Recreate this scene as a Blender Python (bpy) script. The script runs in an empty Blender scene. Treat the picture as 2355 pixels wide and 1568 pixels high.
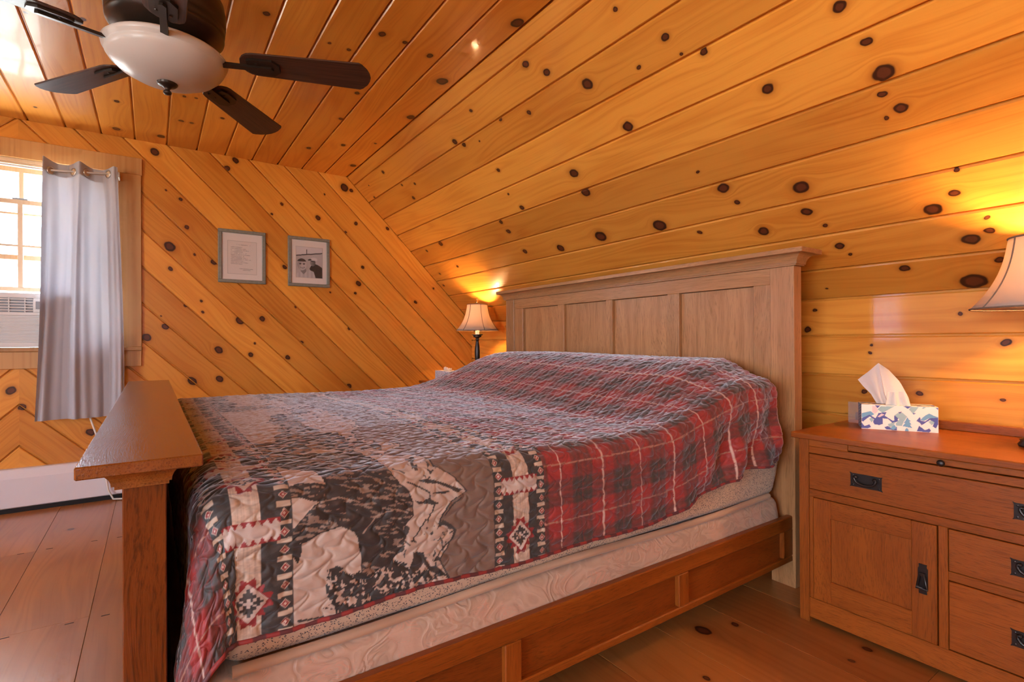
import bpy, bmesh, math, random
import numpy as np
from mathutils import Vector, Matrix

random.seed(7)
SC = bpy.context.scene
COL = SC.collection

# ------------------------------------------------------------------ camera
CAM_Z = 0.987
def make_camera():
    f_px, yaw, pitch, roll = 1192.75, .6065, .0019, -.0052
    fw = Vector((-math.cos(yaw)*math.cos(pitch), math.sin(yaw)*math.cos(pitch), math.sin(pitch)))
    r0 = Vector((math.sin(yaw), math.cos(yaw), 0)); u0 = r0.cross(fw)
    rt = r0*math.cos(roll)+u0*math.sin(roll); up = -r0*math.sin(roll)+u0*math.cos(roll)
    cd = bpy.data.cameras.new('camera'); cam = bpy.data.objects.new('camera', cd); COL.objects.link(cam)
    cd.sensor_width = 36; cd.lens = f_px/2355*36; cd.clip_start = .02; cd.clip_end = 200
    m = Matrix((rt, up, -fw)).transposed().to_4x4(); m.translation = Vector((0, 0, CAM_Z))
    cam.matrix_world = m
    SC.camera = cam
make_camera()

# ------------------------------------------------------------------ world, light, exposure
SKY_STRENGTH = 12.0
EXPOSURE = 1.1
LAMP_WATTS = 50.0
SC.view_settings.view_transform = 'Standard'
SC.view_settings.look = 'None'
SC.view_settings.gamma = 1.0
SC.view_settings.exposure = EXPOSURE
SC.view_settings.use_curve_mapping = False
cy = SC.cycles
cy.use_adaptive_sampling = True; cy.adaptive_threshold = .11; cy.adaptive_min_samples = 10
cy.max_bounces = 5; cy.diffuse_bounces = 3; cy.glossy_bounces = 2; cy.transmission_bounces = 4; cy.transparent_max_bounces = 8
cy.caustics_reflective = False; cy.caustics_refractive = False
cy.sample_clamp_indirect = 8.0

def make_world():
    w = bpy.data.worlds.new('sky'); SC.world = w; w.use_nodes = True
    nt = w.node_tree; nt.nodes.clear()
    tc = nt.nodes.new('ShaderNodeTexCoord')
    mp = nt.nodes.new('ShaderNodeMapping'); mp.inputs['Scale'].default_value = (1, 1, 2.6)
    nz = nt.nodes.new('ShaderNodeTexNoise'); nz.inputs['Scale'].default_value = 2.2; nz.inputs['Detail'].default_value = 2
    cr = nt.nodes.new('ShaderNodeValToRGB')
    cr.color_ramp.elements[0].position = .36; cr.color_ramp.elements[0].color = (.36, .58, 1, 1)
    cr.color_ramp.elements[1].position = .56; cr.color_ramp.elements[1].color = (.76, .88, 1, 1)
    bg = nt.nodes.new('ShaderNodeBackground'); bg.inputs['Strength'].default_value = SKY_STRENGTH
    out = nt.nodes.new('ShaderNodeOutputWorld')
    sep = nt.nodes.new('ShaderNodeSeparateXYZ')
    gr = nt.nodes.new('ShaderNodeMapRange'); gr.inputs['From Min'].default_value = -.06; gr.inputs['From Max'].default_value = .02
    mx = nt.nodes.new('ShaderNodeMix'); mx.data_type = 'RGBA'
    mx.inputs[6].default_value = (.70, .74, .70, 1)
    L = nt.links.new
    L(tc.outputs['Generated'], mp.inputs['Vector']); L(mp.outputs[0], nz.inputs['Vector']); L(nz.outputs['Fac'], cr.inputs['Fac'])
    L(tc.outputs['Generated'], sep.inputs[0]); L(sep.outputs['Z'], gr.inputs['Value'])
    L(gr.outputs[0], mx.inputs[0]); L(cr.outputs['Color'], mx.inputs[7])
    L(mx.outputs[2], bg.inputs['Color']); L(bg.outputs[0], out.inputs['Surface'])
make_world()

def portal(name, loc, rot, sx, sy):
    ld = bpy.data.lights.new(name, 'AREA'); ld.shape = 'RECTANGLE'; ld.size = sx; ld.size_y = sy
    ld.cycles.is_portal = True
    o = bpy.data.objects.new(name, ld); COL.objects.link(o); o.location = loc; o.rotation_euler = rot
    return o
# daylight portals, one in each window opening (left gable, front wall; the wide front and right ones are added)
PI = math.pi
WIN_L = (-1.133, -.177, .969, 2.10)          # y0 y1 z0 z1 in the left gable
WIN_F = (-3.50, -2.85, .95, 2.05)            # x0 x1 z0 z1 in the front wall
FILL_WIN_F = (-.3, 1.9, .45, 2.10)  # wide unseen window, added to fill the room with daylight
FILL_WIN_R = (-1.7, -.7, 1.10, 2.05)                # y0 y1 z0 z1 in the right wall, unseen window added for fill light
XL, XR, YB, YFR = -4.23, 2.6, 2.474, -3.784
ZC, YBRK, ZKN = 2.337, 1.307, 1.170
portal('daylight_left', (XL-.15, sum(WIN_L[:2])/2, sum(WIN_L[2:])/2), (0, -PI/2, 0), WIN_L[3]-WIN_L[2], WIN_L[1]-WIN_L[0])
portal('daylight_front', (sum(WIN_F[:2])/2, YFR-.13, sum(WIN_F[2:])/2), (PI/2, 0, 0), WIN_F[1]-WIN_F[0], WIN_F[3]-WIN_F[2])
portal('daylight_front', (sum(FILL_WIN_F[:2])/2, YFR-.13, sum(FILL_WIN_F[2:])/2), (PI/2, 0, 0), FILL_WIN_F[1]-FILL_WIN_F[0], FILL_WIN_F[3]-FILL_WIN_F[2])  # portal of the added wide window
portal('fill_daylight_right', (XR+.13, sum(FILL_WIN_R[:2])/2, sum(FILL_WIN_R[2:])/2), (0, PI/2, 0), FILL_WIN_R[3]-FILL_WIN_R[2], FILL_WIN_R[1]-FILL_WIN_R[0])

# ------------------------------------------------------------------ node helper
class NT:
    def __init__(self, name):
        self.mat = bpy.data.materials.new(name); self.mat.use_nodes = True
        self.t = self.mat.node_tree; self.t.nodes.clear()
        self.out = self.t.nodes.new('ShaderNodeOutputMaterial')
    def n(self, typ, **kw):
        nd = self.t.nodes.new(typ)
        for k, v in kw.items(): setattr(nd, k, v)
        return nd
    def put(self, sock, v):
        if isinstance(v, bpy.types.NodeSocket): self.t.links.new(v, sock)
        elif v is not None:
            try: sock.default_value = v
            except Exception: sock.default_value = tuple(v)+(1,)
    def m(self, op, a, b=None, c=None, clamp=False):
        nd = self.n('ShaderNodeMath', operation=op, use_clamp=clamp)
        for i, v in enumerate((a, b, c)):
            if v is not None: self.put(nd.inputs[i], v)
        return nd.outputs[0]
    def vm(self, op, a, b=None, scale=None):
        nd = self.n('ShaderNodeVectorMath', operation=op)
        self.put(nd.inputs[0], a)
        if b is not None: self.put(nd.inputs[1], b)
        if scale is not None: self.put(nd.inputs[3], scale)
        return nd.outputs[0] if op not in ('LENGTH', 'DOT_PRODUCT', 'DISTANCE') else nd.outputs[1]
    def mix(self, f, a, b, blend='MIX'):
        nd = self.n('ShaderNodeMix', data_type='RGBA', blend_type=blend)
        self.put(nd.inputs[0], f); self.put(nd.inputs[6], a); self.put(nd.inputs[7], b)
        return nd.outputs[2]
    def ss(self, x, a, b):
        nd = self.n('ShaderNodeMapRange', interpolation_type='SMOOTHSTEP')
        self.put(nd.inputs['Value'], x); nd.inputs['From Min'].default_value = a; nd.inputs['From Max'].default_value = b
        return nd.outputs[0]
    def comb(self, x, y, z):
        nd = self.n('ShaderNodeCombineXYZ'); self.put(nd.inputs[0], x); self.put(nd.inputs[1], y); self.put(nd.inputs[2], z)
        return nd.outputs[0]
    def sep(self, v):
        nd = self.n('ShaderNodeSeparateXYZ'); self.put(nd.inputs[0], v); return nd.outputs
    def noise(self, v, scale=1, detail=2, rough=.5, dist=0):
        nd = self.n('ShaderNodeTexNoise'); self.put(nd.inputs['Vector'], v)
        nd.inputs['Scale'].default_value = scale; nd.inputs['Detail'].default_value = detail
        nd.inputs['Roughness'].default_value = rough; nd.inputs['Distortion'].default_value = dist
        return nd.outputs['Fac']
    def obj(self): return self.n('ShaderNodeTexCoord').outputs['Object']
    def rnd(self): return self.n('ShaderNodeObjectInfo').outputs['Random']
    def attr(self, name, kind='OBJECT'):
        nd = self.n('ShaderNodeAttribute', attribute_type=kind, attribute_name=name); return nd
    def bsdf(self, color, rough=.5, metal=0., spec=.5, coat=0., coat_rough=.1, sheen=0., trans=0., bump=None, bump_d=.001, bump_s=1.):
        b = self.n('ShaderNodeBsdfPrincipled')
        self.put(b.inputs['Base Color'], color); self.put(b.inputs['Roughness'], rough); self.put(b.inputs['Metallic'], metal)
        b.inputs['Specular IOR Level'].default_value = spec
        b.inputs['Coat Weight'].default_value = coat; b.inputs['Coat Roughness'].default_value = coat_rough
        b.inputs['Sheen Weight'].default_value = sheen; b.inputs['Sheen Tint'].default_value = (.86, .93, 1, 1); b.inputs['Sheen Roughness'].default_value = .36  # bluish sheen tint stands in for cool window light on the cloth
        b.inputs['Transmission Weight'].default_value = trans
        if bump is not None:
            bp = self.n('ShaderNodeBump'); bp.inputs['Distance'].default_value = bump_d; bp.inputs['Strength'].default_value = bump_s
            self.put(bp.inputs['Height'], bump); self.t.links.new(bp.outputs[0], b.inputs['Normal'])
            if coat: self.t.links.new(bp.outputs[0], b.inputs['Coat Normal'])
        return b.outputs[0]
    def done(self, sh):
        self.t.links.new(sh, self.out.inputs['Surface']); return self.mat

def plain(name, col, rough=.5, metal=0., spec=.5, **kw):
    t = NT(name); return t.done(t.bsdf(col+(1,) if len(col) == 3 else col, rough, metal, spec, **kw))

# knot group: P, K(s,t,r) -> Q = r^2/d^2, W = bend of the grain
def knot_group():
    g = bpy.data.node_groups.new('pine_knot', 'ShaderNodeTree')
    g.interface.new_socket('P', in_out='INPUT', socket_type='NodeSocketVector')
    g.interface.new_socket('K', in_out='INPUT', socket_type='NodeSocketVector')
    g.interface.new_socket('Q', in_out='OUTPUT', socket_type='NodeSocketFloat')
    g.interface.new_socket('W', in_out='OUTPUT', socket_type='NodeSocketFloat')
    gi = g.nodes.new('NodeGroupInput'); go = g.nodes.new('NodeGroupOutput'); L = g.links.new
    def M(op, a, b):
        n = g.nodes.new('ShaderNodeMath'); n.operation = op
        for i, v in enumerate((a, b)):
            if isinstance(v, bpy.types.NodeSocket): L(v, n.inputs[i])
            elif v is not None: n.inputs[i].default_value = v
        return n.outputs[0]
    sub = g.nodes.new('ShaderNodeVectorMath'); sub.operation = 'SUBTRACT'
    L(gi.outputs['P'], sub.inputs[0]); L(gi.outputs['K'], sub.inputs[1])
    s1 = g.nodes.new('ShaderNodeSeparateXYZ'); L(sub.outputs[0], s1.inputs[0])
    s2 = g.nodes.new('ShaderNodeSeparateXYZ'); L(gi.outputs['K'], s2.inputs[0])
    dx = M('MULTIPLY', s1.outputs[0], .82); dy = s1.outputs[1]
    d2 = M('ADD', M('ADD', M('MULTIPLY', dx, dx), M('MULTIPLY', dy, dy)), 1e-7)
    r2 = M('MULTIPLY', s2.outputs[2], s2.outputs[2])
    q = M('DIVIDE', r2, d2)
    w = M('MULTIPLY', dy, M('MINIMUM', M('MULTIPLY', q, 2.2), 1.0))
    L(q, go.inputs['Q']); L(w, go.inputs['W'])
    return g
KNOT = knot_group()

def pine(name, nk, light, dark, streak, rough=.36, coat=.16, knot_dark=(.055, .016, .006), figure=1.0, crate=.07):
    t = NT(name); P = t.obj(); rnd = t.rnd()
    if nk:
        wn = t.n('ShaderNodeTexNoise'); t.put(wn.inputs['Vector'], P); wn.inputs['Scale'].default_value = 30; wn.inputs['Detail'].default_value = 1
        Pw = t.vm('MULTIPLY_ADD', wn.outputs['Color'], (.012, .012, 0)); t.put(Pw.node.inputs[2], t.vm('SUBTRACT', P, (.006, .006, 0)))
    Q = None; W = None
    for i in range(nk):
        g = t.n('ShaderNodeGroup'); g.node_tree = KNOT
        t.put(g.inputs['P'], Pw); t.put(g.inputs['K'], t.attr('knot_%d' % i).outputs['Vector'])
        Q = g.outputs['Q'] if Q is None else t.m('MAXIMUM', Q, g.outputs['Q'])
        W = g.outputs['W'] if W is None else t.m('ADD', W, g.outputs['W'])
    x, y, z = t.sep(P)
    off = t.m('MULTIPLY', rnd, 40.)
    yw = t.m('SUBTRACT', y, W) if W is not None else y
    if Q is None: Q = 0.0
    # slow drift of the grain along the board
    drift = t.m('MULTIPLY', t.m('SUBTRACT', t.noise(t.comb(t.m('ADD', t.m('MULTIPLY', x, .9), off), t.m('MULTIPLY', y, 2.), off), 1, 1), .5), .16)
    yd = t.m('ADD', yw, drift)
    # growth-ring bands
    bandn = t.noise(t.comb(t.m('ADD', t.m('MULTIPLY', x, .55), off), t.m('MULTIPLY', yd, 9.), off), 1, 1, .5)
    rings = t.m('PINGPONG', t.m('MULTIPLY', bandn, 9.), .5)
    rings = t.ss(rings, .05, .5)
    fine = t.noise(t.comb(t.m('ADD', t.m('MULTIPLY', x, 3.), off), t.m('MULTIPLY', yd, 150.), off), 1, 2, .6)
    blotch = t.noise(t.comb(t.m('ADD', t.m('MULTIPLY', x, 1.6), off), t.m('MULTIPLY', y, 5.), off), 1, 1)
    f = t.m('ADD', t.m('MULTIPLY', rings, .26*figure), t.m('MULTIPLY', fine, .34))
    f = t.m('ADD', f, t.m('MULTIPLY', t.m('SUBTRACT', blotch, .5), .9))
    c = t.mix(t.ss(f, .05, .95), light+(1,), dark+(1,))
    c = t.mix(t.m('MULTIPLY', t.ss(fine, .55, .8), .22), c, streak+(1,))
    # board to board tone
    tone = t.m('MULTIPLY_ADD', t.m('FRACT', t.m('MULTIPLY', rnd, 7.31)), .30, .84)
    c = t.mix(1.0, c, t.comb(tone, t.m('POWER', tone, 1.25), t.m('POWER', tone, 1.4)), 'MULTIPLY')
    if nk:
        halo = t.m('MULTIPLY', t.ss(Q, .12, 1.1), .42)
        c = t.mix(halo, c, (dark[0]*.55, dark[1]*.42, dark[2]*.35, 1))
        core = t.ss(Q, 1.0, 1.7)
        kin = t.mix(t.ss(Q, 2.4, 5.0), knot_dark+(1,), (knot_dark[0]*2.3, knot_dark[1]*2.1, knot_dark[2]*2.0, 1))
        c = t.mix(core, c, kin)
    h = t.noise(t.comb(t.m('MULTIPLY', x, 4.), t.m('MULTIPLY', y, 14.), off), 1, 0)
    sh = t.bsdf(c, rough, spec=.3, coat=coat, coat_rough=crate, bump=h, bump_d=.0016, bump_s=.6)
    return t.done(sh)

def oak(name, axis, light, dark, rough=.40, coat=.10, coarse=1.):
    t = NT(name); P = t.obj(); rnd = t.rnd(); off = t.m('MULTIPLY', rnd, 30.)
    x, y, z = t.sep(P)
    a = {'x': x, 'y': y, 'z': z}
    along = a[axis]; oth = [a[k] for k in 'xyz' if k != axis]
    warp = t.m('MULTIPLY', t.m('SUBTRACT', t.noise(t.comb(t.m('ADD', t.m('MULTIPLY', along, 1.5), off), t.m('MULTIPLY', oth[0], 5.), t.m('MULTIPLY', oth[1], 5.)), 1, 1), .5), .12)
    v = t.comb(t.m('ADD', t.m('MULTIPLY', along, 14.*coarse), off), t.m('MULTIPLY', t.m('ADD', oth[0], warp), 420.*coarse), t.m('MULTIPLY', t.m('ADD', oth[1], warp), 420.*coarse))
    pores = t.noise(v, 1, 3, .65)
    v2 = t.comb(t.m('ADD', t.m('MULTIPLY', along, 1.), off), t.m('MULTIPLY', t.m('ADD', oth[0], warp), 26.), t.m('MULTIPLY', t.m('ADD', oth[1], warp), 26.))
    band = t.noise(v2, 1, 2)
    c = t.mix(t.ss(band, .3, .72), light+(1,), (light[0]*.80, light[1]*.74, light[2]*.68, 1))
    c = t.mix(t.m('MULTIPLY', t.ss(pores, .46, .70), .62), c, dark+(1,))
    tone = t.m('MULTIPLY_ADD', t.m('FRACT', t.m('MULTIPLY', rnd, 5.17)), .22, .88)
    c = t.mix(1.0, c, t.comb(tone, tone, tone), 'MULTIPLY')
    return t.done(t.bsdf(c, rough, spec=.32, coat=coat, coat_rough=.2, bump=pores, bump_d=.0007, bump_s=.6))

PL, PD, PS = (.80, .330, .048), (.62, .190, .019), (.46, .12, .012)
M = {}
M['pine0'] = pine('pine_plain', 0, PL, PD, PS)
M['pine5'] = pine('pine_knotty_few', 5, PL, PD, PS)
M['pine12'] = pine('pine_knotty_many', 12, PL, PD, PS)
M['trimpine'] = pine('pine_window_trim', 0, (.62, .33, .12), (.46, .19, .05), (.36, .13, .03))
M['sashpine'] = pine('pine_sash', 0, (.72, .52, .33), (.6, .38, .2), (.5, .3, .15), figure=.4)
M['floor'] = pine('pine_floor', 3, (.42, .155, .038), (.30, .092, .018), (.21, .06, .011), rough=.32, coat=.6, crate=.22)
OL, OD = (.34, .084, .009), (.12, .025, .003)
for ax in 'xyz':
    M['oak_'+ax] = oak('oak_'+ax, ax, OL, OD)
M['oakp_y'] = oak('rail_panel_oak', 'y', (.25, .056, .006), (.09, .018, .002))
for ax in 'xy':
    M['foak_'+ax] = oak('footboard_oak_'+ax, ax, (.26, .075, .012), (.08, .018, .003), rough=.2, coat=.6)
M['foak_z'] = oak('footboard_oak_z', 'z', (.20, .047, .006), (.035, .007, .001), rough=.3, coat=.25, coarse=.55)  # darker than the cap oak: shade of the post's side face in the colour
M['hoak_x'] = oak('headboard_oak_x', 'x', (.50, .245, .100), (.22, .098, .036), rough=.36, coarse=.6)
M['hoak_z'] = oak('headboard_oak_z', 'z', (.50, .245, .100), (.22, .098, .036), rough=.36, coarse=.6)
M['bronze'] = plain('oil_rubbed_bronze', (.040, .026, .019), .34, .55)
M['iron'] = plain('dark_bronze_pull', (.050, .043, .040), .33, .8)
M['brass'] = plain('brass', (.65, .48, .2), .25, 1.)
M['white_enamel'] = plain('white_enamel', (.80, .76, .77), .35)
M['white_plastic'] = plain('white_plastic', (.76, .75, .72), .4)
M['grey_plastic'] = plain('grey_plastic', (.30, .31, .33), .5)
M['cordwhite'] = plain('white_cord', (.8, .76, .66), .45)
M['black'] = plain('nail_and_gap_shade', (.01, .008, .007), .8)  # near black for the nails, and for gap shade under the heater
M['nickel'] = plain('brushed_nickel', (.62, .58, .52), .3, 1.)
M['rodwhite'] = plain('white_rod', (.8, .79, .78), .35)
M['frame_grey'] = None

def blade_mat():
    t = NT('walnut_blade'); P = t.obj(); x, y, z = t.sep(P)
    g = t.noise(t.comb(t.m('MULTIPLY', x, 4.), t.m('MULTIPLY', y, 160.), 0), 1, 3, .6)
    c = t.mix(t.ss(g, .35, .7), (.085, .036, .022, 1), (.038, .016, .010, 1))
    return t.done(t.bsdf(c, .42, bump=g, bump_d=.0003))
M['blade'] = blade_mat()

def frame_mat():
    t = NT('grey_green_frame'); P = t.obj(); x, y, z = t.sep(P)
    g = t.noise(t.comb(x, t.m('MULTIPLY', y, 60.), t.m('MULTIPLY', z, 60.)), 1, 3)
    return t.done(t.bsdf(t.mix(g, (.16, .155, .12, 1), (.30, .29, .235, 1)), .45))
M['frame_grey'] = frame_mat()

def print_mat(name, rough=.6, spec=.3, sheen=0., weave=None, coat=0.):
    t = NT(name); a = t.attr('print', 'GEOMETRY')
    b = None
    if weave: b = t.noise(t.obj(), weave, 2)
    return t.done(t.bsdf(a.outputs['Color'], rough, spec=spec, sheen=sheen, coat=coat, bump=b, bump_d=.0006, bump_s=.5))
M['print_paper'] = print_mat('printed_paper', .5)
M['print_card'] = print_mat('printed_card', .42)
M['quilt'] = print_mat('printed_quilt_cotton', .5, .4, 1.0, 900)

def thin_cloth(name, col, trans, mixf, rough=.8, weave=600, amp=.0004):
    t = NT(name)
    nz = t.noise(t.obj(), weave, 2)
    bp = t.n('ShaderNodeBump'); bp.inputs['Distance'].default_value = amp; t.put(bp.inputs['Height'], nz)
    d = t.n('ShaderNodeBsdfDiffuse'); d.inputs['Color'].default_value = col+(1,); t.t.links.new(bp.outputs[0], d.inputs['Normal'])
    tr = t.n('ShaderNodeBsdfTranslucent'); tr.inputs['Color'].default_value = trans+(1,)
    mx = t.n('ShaderNodeMixShader'); mx.inputs[0].default_value = mixf
    t.t.links.new(d.outputs[0], mx.inputs[1]); t.t.links.new(tr.outputs[0], mx.inputs[2])
    return t.done(mx.outputs[0])
M['curtain'] = thin_cloth('grey_curtain_cloth', (.56, .54, .57), (.22, .22, .24), .17)
M['shade'] = thin_cloth('lamp_shade_cloth', (.60, .50, .42), (.74, .58, .42), .34)
M['shade_trim'] = plain('shade_braid', (.20, .13, .09), .8)
M['tissue'] = thin_cloth('tissue_paper', (.88, .84, .80), (.88, .84, .78), .35, weave=200)
def frosted():
    t = NT('frosted_white_glass')
    b = t.bsdf((.88, .82, .78, 1), .28, spec=.5)
    tr = t.n('ShaderNodeBsdfTranslucent'); tr.inputs['Color'].default_value = (.85, .78, .70, 1)
    mx = t.n('ShaderNodeMixShader'); mx.inputs[0].default_value = .35
    t.t.links.new(b, mx.inputs[1]); t.t.links.new(tr.outputs[0], mx.inputs[2])
    return t.done(mx.outputs[0])
M['frosted'] = frosted()
def glass(name='window_glass', tint=(1, 1, 1), fac=None):
    t = NT(name)
    tr = t.n('ShaderNodeBsdfTransparent'); tr.inputs['Color'].default_value = tint+(1,)
    gl = t.n('ShaderNodeBsdfGlossy'); gl.inputs['Roughness'].default_value = .02
    lw = t.n('ShaderNodeLayerWeight'); lw.inputs['Blend'].default_value = .5
    mx = t.n('ShaderNodeMixShader'); t.t.links.new(t.m('MULTIPLY_ADD', t.m('POWER', lw.outputs['Facing'], 5.), .46, .02), mx.inputs[0])
    t.t.links.new(tr.outputs[0], mx.inputs[1]); t.t.links.new(gl.outputs[0], mx.inputs[2])
    return t.done(mx.outputs[0])
M['glass'] = glass()

def sheet_mat():
    t = NT('leaf_print_sheet'); P = t.obj()
    x, y, z = t.sep(P)
    def dashes(ang, sc, seed):
        c, s = math.cos(ang), math.sin(ang)
        a = t.m('ADD', t.m('MULTIPLY', y, c), t.m('MULTIPLY', z, s)); b = t.m('SUBTRACT', t.m('MULTIPLY', z, c), t.m('MULTIPLY', y, s))
        v = t.n('ShaderNodeTexVoronoi'); t.put(v.inputs['Vector'], t.comb(t.m('MULTIPLY', a, sc*.42), t.m('MULTIPLY', b, sc), seed)); v.inputs['Scale'].default_value = 1
        return t.ss(v.outputs['Distance'], .30, .20)
    d = t.m('MAXIMUM', dashes(.5, 260, 0.5), dashes(-.9, 240, 3.3))
    c = t.mix(d, (.66, .48, .33, 1), (.09, .08, .09, 1))
    return t.done(t.bsdf(c, .7, sheen=.2, bump=t.noise(P, 14, 3), bump_d=.006))
M['sheet'] = sheet_mat()
def damask():
    t = NT('damask_ticking'); P = t.obj()
    x, y, z = t.sep(P)
    nz = t.noise(t.comb(0., t.m('MULTIPLY', y, 9.), t.m('MULTIPLY', z, 14.)), 1, 2, .5, 1.2)
    sw = t.m('PINGPONG', t.m('MULTIPLY', nz, 6.), .5)
    s2 = t.m('PINGPONG', t.m('MULTIPLY', t.noise(t.comb(3., t.m('MULTIPLY', y, 5.), t.m('MULTIPLY', z, 9.)), 1, 1, .5, 2.), 40.), .5)
    patch = t.ss(t.noise(P, 11, 1), .5, .56)
    c = t.mix(t.ss(sw, .1, .4), (.50, .34, .24, 1), (.57, .40, .29, 1))
    c = t.mix(t.m('MULTIPLY', t.m('MULTIPLY', patch, t.ss(s2, .2, .32)), .7), c, (.64, .36, .25, 1))
    h = t.m('ADD', sw, t.m('MULTIPLY', t.noise(P, 60, 2), .3))
    return t.done(t.bsdf(c, t.m('MULTIPLY_ADD', sw, .3, .3), spec=.5, sheen=.2, bump=h, bump_d=.002))
M['damask'] = damask()
M['plainsheet'] = plain('plain_tan_sheet', (.52, .33, .21), .75, sheen=.2)

# ------------------------------------------------------------------ mesh helpers
def mesh_from(name, verts, faces, mat=None, smooth=False):
    me = bpy.data.meshes.new(name); me.from_pydata([tuple(v) for v in verts], [], faces); me.update()
    if mat is not None: me.materials.append(mat if not isinstance(mat, str) else M[mat])
    if smooth: me.polygons.foreach_set('use_smooth', [True]*len(me.polygons))
    return me
class MB:
    """collects shapes in WORLD metres; build() makes one mesh object in its parent's frame"""
    def __init__(self): self.v = []; self.f = []; self.sm = []
    def add(self, verts, faces, smooth=False):
        o = len(self.v); self.v += [Vector(p) for p in verts]; self.f += [tuple(i+o for i in f) for f in faces]; self.sm += [smooth]*len(faces)
        return self
    def box(self, x0, x1, y0, y1, z0, z1, c=.0015):
        x0, x1 = sorted((x0, x1)); y0, y1 = sorted((y0, y1)); z0, z1 = sorted((z0, z1))
        c = min(c, (x1-x0)*.3, (y1-y0)*.3, (z1-z0)*.3)
        lo = (x0, y0, z0); hi = (x1, y1, z1); V = []; idx = {}
        for sx in (0, 1):
            for sy in (0, 1):
                for sz in (0, 1):
                    s = (sx, sy, sz)
                    for ax in range(3):
                        p = []
                        for k in range(3):
                            e = hi[k] if s[k] else lo[k]
                            if k != ax: e += -c if s[k] else c
                            p.append(e)
                        idx[(s, ax)] = len(V); V.append(p)
        F = []
        for ax in range(3):
            a, b = [k for k in range(3) if k != ax]
            for sd in (0, 1):
                q = []
                for (i, j) in ((0, 0), (1, 0), (1, 1), (0, 1)):
                    s = [0, 0, 0]; s[ax] = sd; s[a] = i; s[b] = j; q.append(idx[(tuple(s), ax)])
                F.append(q)
            for i in (0, 1):
                for j in (0, 1):
                    s0 = [0, 0, 0]; s0[a] = i; s0[b] = j; s1 = list(s0); s1[ax] = 1
                    F.append([idx[(tuple(s0), a)], idx[(tuple(s1), a)], idx[(tuple(s1), b)], idx[(tuple(s0), b)]])
        for s in [(i, j, k) for i in (0, 1) for j in (0, 1) for k in (0, 1)]:
            F.append([idx[(s, 0)], idx[(s, 1)], idx[(s, 2)]])
        ctr = Vector(((x0+x1)/2, (y0+y1)/2, (z0+z1)/2)); G = []
        for f in F:
            p = [Vector(V[i]) for i in f]; n = (p[1]-p[0]).cross(p[2]-p[0])
            G.append(tuple(f) if n.dot(p[0]-ctr) > 0 else tuple(reversed(f)))
        return self.add(V, G)
    def lathe(self, prof, cx, cy, seg=40, smooth=True, cap=True):
        V = []; F = []
        for r, z in prof:
            for k in range(seg):
                a = 2*PI*k/seg; V.append((cx+r*math.cos(a), cy+r*math.sin(a), z))
        for i in range(len(prof)-1):
            for k in range(seg):
                k2 = (k+1) % seg
                F.append((i*seg+k, i*seg+k2, (i+1)*seg+k2, (i+1)*seg+k))
        if cap:
            if prof[0][0] > 1e-5: F.append(tuple(reversed(range(seg))))
            if prof[-1][0] > 1e-5: F.append(tuple((len(prof)-1)*seg+k for k in range(seg)))
        return self.add(V, F, smooth)
    def tube(self, pts, r, seg=10, smooth=True, closed=False):
        P = [Vector(p) for p in pts]; n = len(P); V = []; F = []
        rr = r if isinstance(r, (list, tuple)) else [r]*n
        up = None
        for i, p in enumerate(P):
            if closed: d = (P[(i+1) % n]-P[i-1])
            else: d = (P[min(i+1, n-1)]-P[max(i-1, 0)])
            d.normalize()
            if up is None: up = d.orthogonal().normalized()
            up = (up-d*up.dot(d)).normalized(); sd = d.cross(up)
            for k in range(seg):
                a = 2*PI*k/seg; V.append(p+(up*math.cos(a)+sd*math.sin(a))*rr[i])
        m = n if closed else n-1
        for i in range(m):
            j = (i+1) % n
            for k in range(seg):
                k2 = (k+1) % seg; F.append((i*seg+k, i*seg+k2, j*seg+k2, j*seg+k))
        if not closed: F.append(tuple(reversed(range(seg)))); F.append(tuple((n-1)*seg+k for k in range(seg)))
        return self.add(V, F, smooth)
    def prism(self, poly, ax, a0, a1):
        """poly of 2D points in the two other axes (in xyz order), extruded along axis ax"""
        V = []
        for a in (a0, a1):
            for p in poly:
                q = list(p); q.insert(ax, a); V.append(q)
        n = len(poly); F = [tuple(range(n)), tuple(reversed(range(n, 2*n)))]
        for i in range(n): F.append((i, (i+1) % n, n+(i+1) % n, n+i))
        bm_o = len(self.v); self.add(V, F); self._fix = True
        return self
    def grid(self, fn, nu, nv, smooth=True):
        V = [fn(i/(nu-1), j/(nv-1)) for i in range(nu) for j in range(nv)]
        F = [(i*nv+j, (i+1)*nv+j, (i+1)*nv+j+1, i*nv+j+1) for i in range(nu-1) for j in range(nv-1)]
        return self.add(V, F, smooth)
    def build(self, name, mat, parent=None, origin=None):
        o = Vector(origin) if origin is not None else (wloc(parent) if parent is not None else Vector((0, 0, 0)))
        me = bpy.data.meshes.new(name); me.from_pydata([tuple(p-o) for p in self.v], [], self.f); me.update()
        me.polygons.foreach_set('use_smooth', self.sm)
        if getattr(self, '_fix', False):
            bm = bmesh.new(); bm.from_mesh(me); bmesh.ops.recalc_face_normals(bm, faces=bm.faces); bm.to_mesh(me); bm.free()
        me.materials.append(M[mat] if isinstance(mat, str) else mat)
        ob = bpy.data.objects.new(name, me); COL.objects.link(ob)
        if parent is not None:
            ob.parent = parent; ob.location = o-wloc(parent); WL[ob.name] = o
        else:
            ob.location = o; WL[ob.name] = o
        return ob
WL = {}
def wloc(o): return WL[o.name]
def thing(name, label, cat, loc, group=None):
    o = bpy.data.objects.new(name, None); COL.objects.link(o); o.location = loc; o.empty_display_size = .1
    WL[o.name] = Vector(loc); o['label'] = label; o['category'] = cat
    if group: o['group'] = group
    return o
def tag(o, label, cat, group=None):
    o['label'] = label; o['category'] = cat
    if group: o['group'] = group
    return o
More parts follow.
